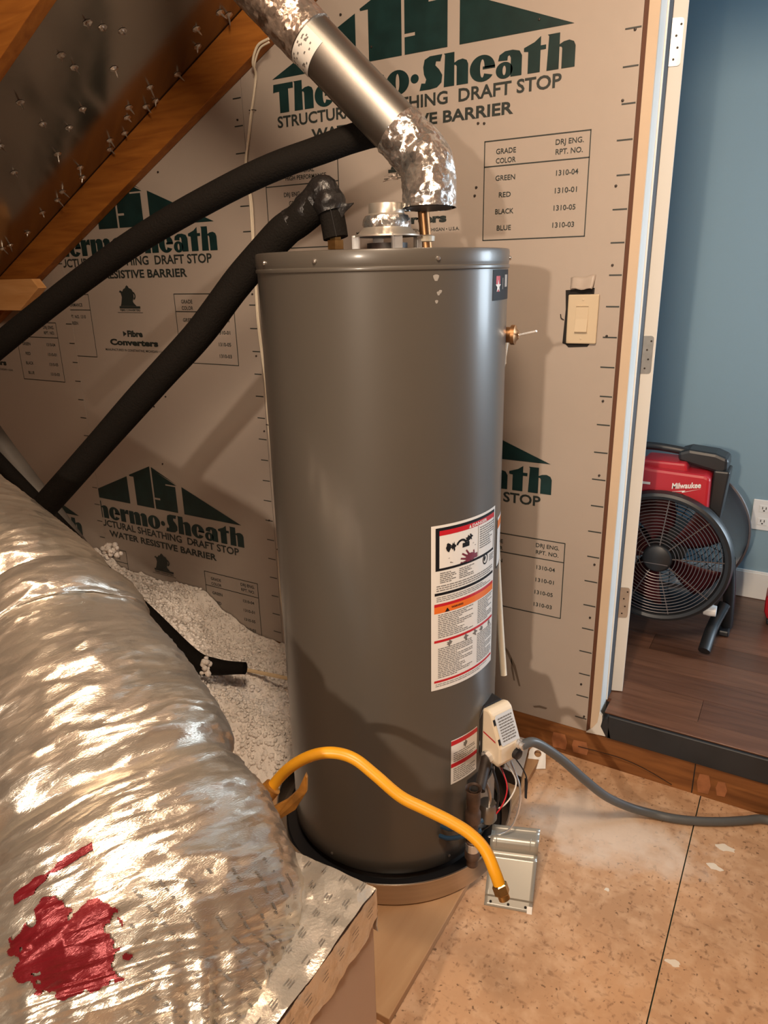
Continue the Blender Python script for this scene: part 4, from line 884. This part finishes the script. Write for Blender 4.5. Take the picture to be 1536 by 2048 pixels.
for u in (.13, .50, .86):
    c = N0.lerp(N1, u).lerp(F0.lerp(F1, u), .055)+cn*.0004; obj('screw_hole', MB().tube([c, c+cn*.0006], .0032, 12), M_DARK, cv)
c = N0.lerp(N1, .95).lerp(F0.lerp(F1, .95), .03)+cn*.0008; obj('white_corner', MB().obox(c, N1-N0, F0-N0, cn, .006, .008, .0006), M_PAPER, cv)
for u in (.13, .83):
    a = N0.lerp(N1, u); b = F0.lerp(F1, u); mb_ = MB()
    mb_.tube([a.lerp(b, q)+cn*(coverh(q)+.0002) for q in (.70,.74,.78,.82,.86)], .0012, 6); obj('rib', mb_, M_COVER, cv)

# bright sheet metal offcut, white tag, conduit
sh = MB().prism([(-.152,-.075,.064),(-.120,-.245,.058),(-.185,-.240,.064),(-.212,-.085,.070)], (0,0,.0015)); sho = thing('sheet_metal_piece', (-.16,-.16,.0208), label='bright flat sheet metal piece on the floor below the gas control', cat='metal sheet')
obj('sheet', sh, M_SHINY, sho); obj('folded_edge', MB().prism([(-.185,-.240,.064),(-.120,-.245,.058),(-.120,-.245,.0208),(-.185,-.240,.0208)], (0,.002,0)), M_IRON, sho)
tg = MB(); t0 = Vector((-.108,-.120,.0012)); tu = Vector((.85,.45,.10)).normalized(); tv = Vector((-.42,.72,.62)); tv = (tv-tu*tv.dot(tu)).normalized(); tn = tu.cross(tv)
outer = [(-.030,-.018),(.022,-.020),(.026,.000)]+[(.004+.026*math.cos(R(q)), .026+.024*math.sin(R(q))) for q in range(0,181,20)]+[(-.028,.012)]
hole = [(.006+.011*math.cos(R(q)), .027+.011*math.sin(R(q))) for q in range(0,360,24)]
import mathutils
tri = mathutils.geometry.tessellate_polygon([[Vector((a,b,0)) for a,b in outer], [Vector((a,b,0)) for a,b in hole]])
allp = outer+hole; T3 = lambda a, b, h_=0: t0+tu*a+tv*(b+.022)+tn*h_
tg.add([T3(a,b) for a,b in allp], [tuple(q) for q in tri])
M_TAGW = mat('white_plastic', (.80,.80,.78), .4)
tgo = obj('plastic_tag', tg, M_TAGW, label='small white plastic tag with a round hole lying by the wall base', cat='tag'); q = tgo.modifiers.new('s','SOLIDIFY'); q.thickness = .003
mk = MB()
for i in range(5): mk.add([T3(-.016+.004*i,-.006+.006*i*.3,.0022),T3(-.013+.004*i,-.006+.006*i*.3,.0022),T3(-.013+.004*i,.000+.006*i*.3,.0022),T3(-.016+.004*i,.000+.006*i*.3,.0022)], [(0,1,2,3)])
obj('tag_print', mk, M_BLUE, tgo)
cbp = [tuple(G(.366,.026,.372)), (-.012,-.478,.366),(.034,-.418,.298),(.080,-.348,.204),(.125,-.278,.116),(.175,-.208,.048),(.230,-.168,.018),(.287,-.153,.0135),(.350,-.130,.0130),(.408,-.100,.0130),(.460,-.066,.0130),(.510,-.036,.0135),(.60,-.040,.0130),(.75,-.10,.0130),(1.05,-.26,.0130),(1.5,-.42,.0130)]
obj('grey_conduit', MB().tube(smoothpath(cbp, 10), .0118, 18), M_CABLE, label='grey flexible conduit looping from the gas control across the floor', cat='conduit', smooth=True)

# plaster chips on the floor
for i, (cx, cy, r_, lab_) in enumerate(((.425,-.185,.020,'long pale plaster chip beside the floor joint, nearest the threshold'),(.408,-.268,.017,'pale plaster chip right of the floor joint, near the conduit'),(.187,-.472,.008,'tiny heart-shaped plaster chip left of the floor joint'),(.362,-.600,.014,'faint flaky plaster chip right of the floor joint, nearest the viewer'))):
    pts = [(cx+r_*(1+.35*math.sin(2.3*q+i*2))*math.cos(q), cy+r_*.62*(1+.3*math.cos(3*q+i))*math.sin(q), .0004) for q in [k*math.pi/7 for k in range(14)]]
    obj('plaster_chip', MB().prism(pts, (0,0,.0012)), M_CHIP, label=lab_, cat='plaster chip', group='plaster chips on the floor')

# ================================================================== INSULATION PILE
def pile(X, Y):
    hw = interp([-3.0,-2.2,-2.0,-1.60,-1.46,-1.33,-1.15,-.98,-.90],[.34,.31,.245,.25,.185,.115,.10,.05,.0], X)
    hf = interp([-3.0,-2.0,-1.5,-1.2,-1.0,-.86,-.78,-.735],[.36,.32,.27,.19,.13,.105,.07,.0], X)*(1 if X < -.95 else interp([-.64,-.50],[0,1], Y))       # the ridge that lies nearer the viewer
    k = interp([-.50,-.32,-.10],[0,.35,1], Y); base = hw*k+hf*(1-k)*interp([-1.0,-.80,-.55],[0,.7,1], Y)
    h = base+(.020*noise.noise(Vector((X*8, Y*8, 1)))+.012*noise.noise(Vector((X*22, Y*22, 5)))+.007*noise.noise(Vector((X*55, Y*55, 2))))*min(1, base*12)
    return max(h, -.004)+(.020 if X > -.905 else 0)
pm = MB().grid(lambda u, v: (-3.0+2.26*u, -1.02+1.012*v, pile(-3.0+2.26*u, -1.02+1.012*v)+.0012), 330, 150)
for i in range(11000):
    X, Y = random.uniform(-2.3,-.75), random.uniform(-.80,-.02); h = pile(X, Y)
    if h < .04: continue
    pm.ball((X, Y, h+random.uniform(-.003,.007)), random.uniform(.003,.0085), 5, 3, (random.uniform(.6,1.6), random.uniform(.6,1.6), random.uniform(.5,1.1)))
obj('loose_insulation', pm, M_FLUFF, label='heap of fluffy white blown insulation along the wall behind the duct', cat='insulation', kind='stuff', smooth=180)
tf = MB()
for i in range(26): tf.ball((-1.125+random.uniform(-.016,.016), -.445+random.uniform(-.03,.03), .262+random.uniform(-.03,.022)), random.uniform(.005,.012), 6, 4)
obj('insulation_tuft', tf, M_FLUFF, label='clump of white insulation on the end of the black pipe', cat='insulation', smooth=180)
tf = MB()
for i in range(30): tf.ball((-1.43+random.uniform(-.022,.022), -.52+random.uniform(-.02,.02), .625+random.uniform(-.016,.018)), random.uniform(.005,.011), 6, 4)
obj('insulation_tuft', tf, M_FLUFF, label='small white insulation tuft caught on the sloping black pipe', cat='insulation', smooth=180)
obj('wood_strip', MB().obox((-1.03,-.29,.165), (1,.22,-.05), (-.22,1,0), (.05,0,1), .15, .006, .004), mat('pale_lath', (.72,.55,.33), .6), label='thin pale wood strip poking out of the insulation', cat='wood strip', bevel=.001)

# ================================================================== LIGHT SWITCH
sw = thing('light_switch', (-.092,-.008,1.272), label='almond rocker light switch in a ragged hole in the sheathing', cat='light switch')
obj('plate', MB().prism([(-.132,-.0065,1.397),(-.052,-.0065,1.398),(-.053,-.0065,1.274),(-.132,-.0065,1.273)], (0,-.0065,0)), M_PLASTIC, sw, bevel=.003)
obj('rocker_frame', MB().box(-.1105,-.0755,-.0140,-.0128,1.3005,1.3705), M_PLASTIC, sw)
obj('rocker', MB().prism([(-.109,-.0138,1.302),(-.109,-.0205,1.304),(-.109,-.0158,1.337),(-.109,-.0150,1.366),(-.109,-.0175,1.369),(-.109,-.0138,1.3695)], (.032,0,0)), M_PLASTIC, sw, bevel=.0006)
for z in (1.287, 1.3845): obj('screw', MB().lathe([(.0,-.0016),(.0028,-.0012),(.003,0)], (-.0925,-.0129,z), 12, 'y'), M_PLASTIC, sw, smooth=True)

# ================================================================== FAR ROOM THINGS
ol = thing('wall_outlet', (.362,1.06,.477), label='white duplex wall outlet on the blue-grey far wall', cat='outlet')
obj('plate', MB().box(.322,.402,1.0645,1.0695,.477,.599), M_OUTLET, ol, bevel=.002)
for z in (.512,.564):
    rc = obj('receptacle', MB().prism([(.345,1.0645,z-.014),(.379,1.0645,z-.014),(.379,1.0645,z+.014),(.345,1.0645,z+.014)], (0,-.0015,0)), M_OUTLET, ol, bevel=.001)
    for x, a, b in ((.356,-.002,.008),(.368,-.002,.008)): obj('slot', MB().box(x-.0014,x+.0014,1.0624,1.0632,z+a,z+b), M_DARK, rc)
    obj('slot', MB().box(.3592,.3648,1.0624,1.0632,z-.010,z-.005), M_DARK, rc)

FC = Vector((.087,.46,.537)); FR = .222
fan = thing('drum_fan', (FC.x, FC.y+.15, .1905), label='red and black drum fan on the wood floor beyond the doorway', cat='fan')
obj('drum', MB().lathe([(.214,-.005),(.218,.05),(.222,.16),(.236,.27),(.247,.315),(.250,.320),(.246,.322),(.232,.28),(.214,.16),(.209,.0)], FC, 96, 'y'), M_FANDRUM, fan, smooth=True)
obj('drum_rim', MB().lathe([(.246,.314),(.252,.316),(.254,.321),(.252,.326),(.246,.327)], FC, 96, 'y'), M_FANWIRE, fan, smooth=True)
obj('front_ring', MB().lathe([(.200,-.012),(.206,-.026),(.216,-.030),(.225,-.026),(.230,-.012),(.230,.012),(.222,.022),(.208,.018),(.200,-.012)], FC, 96, 'y'), M_FANBLK, fan, smooth=True)
gr = MB()
for i in range(14):
    r_ = .058+.0108*i; gr.tube([(FC.x+r_*math.cos(2*math.pi*k/56), FC.y-.020-.006*(1-(r_/.2)**2), FC.z+r_*math.sin(2*math.pi*k/56)) for k in range(57)], .0015, 5)
obj('grille', gr, M_FANWIRE, fan, smooth=True)
for k in range(9):
    a = R(5+40*k); obj('grille_spoke', MB().tube([(FC.x+.045*math.cos(a), FC.y-.024, FC.z+.045*math.sin(a)), (FC.x+.206*math.cos(a), FC.y-.018, FC.z+.206*math.sin(a))], .0024, 6), M_FANWIRE, fan, smooth=True)
obj('hub', MB().lathe([(.0,-.034),(.040,-.034),(.046,-.030),(.049,-.020),(.049,-.005)], FC, 40, 'y'), M_FANBLK, fan, smooth=True)
obj('hub_badge', MB().box(FC.x-.038, FC.x+.036, FC.y-.0352, FC.y-.0338, FC.z-.018, FC.z-.0155), M_FANWIRE, fan)
obj('motor', MB().lathe([(.0,.10),(.07,.10),(.075,.12),(.075,.24),(.06,.26),(.0,.26)], FC, 40, 'y'), M_FANBLK, fan, smooth=True)
for k in range(5):
    a0 = R(72*k+24); bl_ = MB()
    bl_.grid(lambda u, v: (lambda r_, aa: (FC.x+r_*math.cos(aa), FC.y+.075-.035*(v-.5)*(1.2-.4*u)*2, FC.z+r_*math.sin(aa)))(.05+.148*u, a0+(v-.5)*(1.0-.25*u)+.25*u), 8, 8)
    ob_ = obj('blade', bl_, M_BLADE, fan, smooth=True); q = ob_.modifiers.new('s','SOLIDIFY'); q.thickness = .003
gm = MB()
for i in range(10):
    r_ = .03+.018*i; gm.tube([(FC.x+r_*math.cos(2*math.pi*k/40), FC.y+.31, FC.z+r_*math.sin(2*math.pi*k/40)) for k in range(41)], .0014, 4)
for k in range(16):
    a = R(22.5*k); gm.tube([(FC.x+.02*math.cos(a), FC.y+.312, FC.z+.02*math.sin(a)), (FC.x+.24*math.cos(a), FC.y+.316, FC.z+.24*math.sin(a))], .0016, 4)
obj('rear_grille', gm, M_FANBLK, fan)
hx0, hx1 = FC.x-.20, FC.x+.140
hz = FC.z
obj('battery_housing', MB().prism([(hx0,FC.y+.0,hz+.165),(hx0+.03,FC.y,hz+.185),(FC.x-.05,FC.y,hz+.218),(FC.x+.05,FC.y,hz+.216),(hx1-.008,FC.y,hz+.155),(hx1-.012,FC.y,hz+.285),(hx1-.030,FC.y,hz+.293),(FC.x-.055,FC.y,hz+.298),(FC.x-.075,FC.y,hz+.302),(FC.x-.100,FC.y,hz+.290),(hx0,FC.y,hz+.288)], (0,.20,0)), M_FANRED, fan, bevel=.010)
obj('housing_step', MB().prism([(FC.x-.10,FC.y+.03,hz+.28),(FC.x+.06,FC.y+.03,hz+.28),(FC.x+.05,FC.y+.03,hz+.318),(FC.x-.085,FC.y+.03,hz+.318)], (0,.12,0)), M_FANRED, fan, bevel=.008)
lt = MB(); FL = lambda a, b: (a, FC.y-.0014, b)
text(lt, 'Milwaukee', FC.x+.018, FC.x+.104, hz+.238, .020, lambda a, b: FL(a, b+(a-FC.x-.018)*.16), .03)
lt.map2([(FC.x+.014,hz+.228),(FC.x+.060,hz+.238),(FC.x+.056,hz+.233),(FC.x+.108,hz+.250),(FC.x+.050,hz+.229),(FC.x+.050,hz+.233)], [(0,5,1),(1,2,5),(2,3,4),(2,4,5)], FL)
obj('housing_lettering', lt, M_PAPER, fan)
obj('white_button', MB().box(FC.x-.085,FC.x-.050,FC.y-.002,FC.y+.002,hz+.244,hz+.252), M_PAPER, fan)
hd = smoothpath([(hx0-.02,FC.y+.12,hz+.290),(hx0+.02,FC.y+.10,hz+.336),(FC.x-.08,FC.y+.09,hz+.352),(FC.x+.02,FC.y+.09,hz+.346),(FC.x+.09,FC.y+.10,hz+.330)], 8)
obj('carry_handle', MB().tube(hd, [.013]*len(hd), 14), M_FANBLK, fan, smooth=True)
obj('handle_grip', MB().prism([(FC.x+.02,FC.y+.06,hz+.315),(FC.x+.155,FC.y+.06,hz+.285),(FC.x+.170,FC.y+.06,hz+.300),(FC.x+.168,FC.y+.06,hz+.338),(FC.x+.13,FC.y+.06,hz+.352),(FC.x+.05,FC.y+.06,hz+.358),(FC.x+.015,FC.y+.06,hz+.345)], (0,.10,0)), M_FANBLK, fan, bevel=.012)
obj('grip_bracket', MB().prism([(FC.x+.128,FC.y+.05,hz+.13),(FC.x+.165,FC.y+.05,hz+.11),(FC.x+.178,FC.y+.05,hz+.30),(FC.x+.130,FC.y+.05,hz+.30)], (0,.10,0)), M_FANBLK, fan, bevel=.006)
for s_ in (-1, 1):
    x = FC.x+s_*.205
    lg = MB().tube(smoothpath([(x,FC.y+.14,hz-.02),(x+s_*.012,FC.y+.17,hz-.14),(x+s_*.016,FC.y+.22,hz-.26),(x+s_*.016,FC.y+.25,.212)], 5), [.020]*16, 10); obj('leg', lg, M_FANBLK, fan, smooth=True)
    lg = MB().tube(smoothpath([(x+s_*.005,FC.y+.16,hz-.20),(x-s_*.02,FC.y+.10,hz-.27),(x-s_*.03,FC.y+.02,.212)], 5), [.020]*11, 10); obj('leg', lg, M_FANBLK, fan, smooth=True)
    obj('foot', MB().box(x-.018+s_*.012,x+.018+s_*.012,FC.y+.20,FC.y+.30,.1908,.214), M_FANBLK, fan, bevel=.006)
    obj('pivot_knob', MB().lathe([(.0,-.02),(.018,-.018),(.020,0),(.018,.02),(.0,.02)], (x-s_*.03, FC.y+.03, hz-.175), 16, 'x'), M_OUTLET, fan, smooth=True)
tl = thing('cordless_tool', (.50,.90,.1905), label='red and black cordless tool cut off by the right edge beyond the doorway', cat='tool')
obj('tool_body', MB().prism([(.418,.84,.235),(.43,.84,.205),(.60,.84,.205),(.62,.84,.30),(.58,.84,.345),(.44,.84,.335),(.416,.84,.29)], (0,.12,0)), M_FANRED, tl, bevel=.012)
obj('tool_cap', MB().prism([(.424,.85,.325),(.58,.85,.34),(.57,.85,.40),(.46,.85,.405),(.43,.85,.38)], (0,.10,0)), M_FANBLK, tl, bevel=.012)
obj('tool_foot', MB().box(.43,.60,.835,.965,.1908,.212), M_FANBLK, tl, bevel=.005)
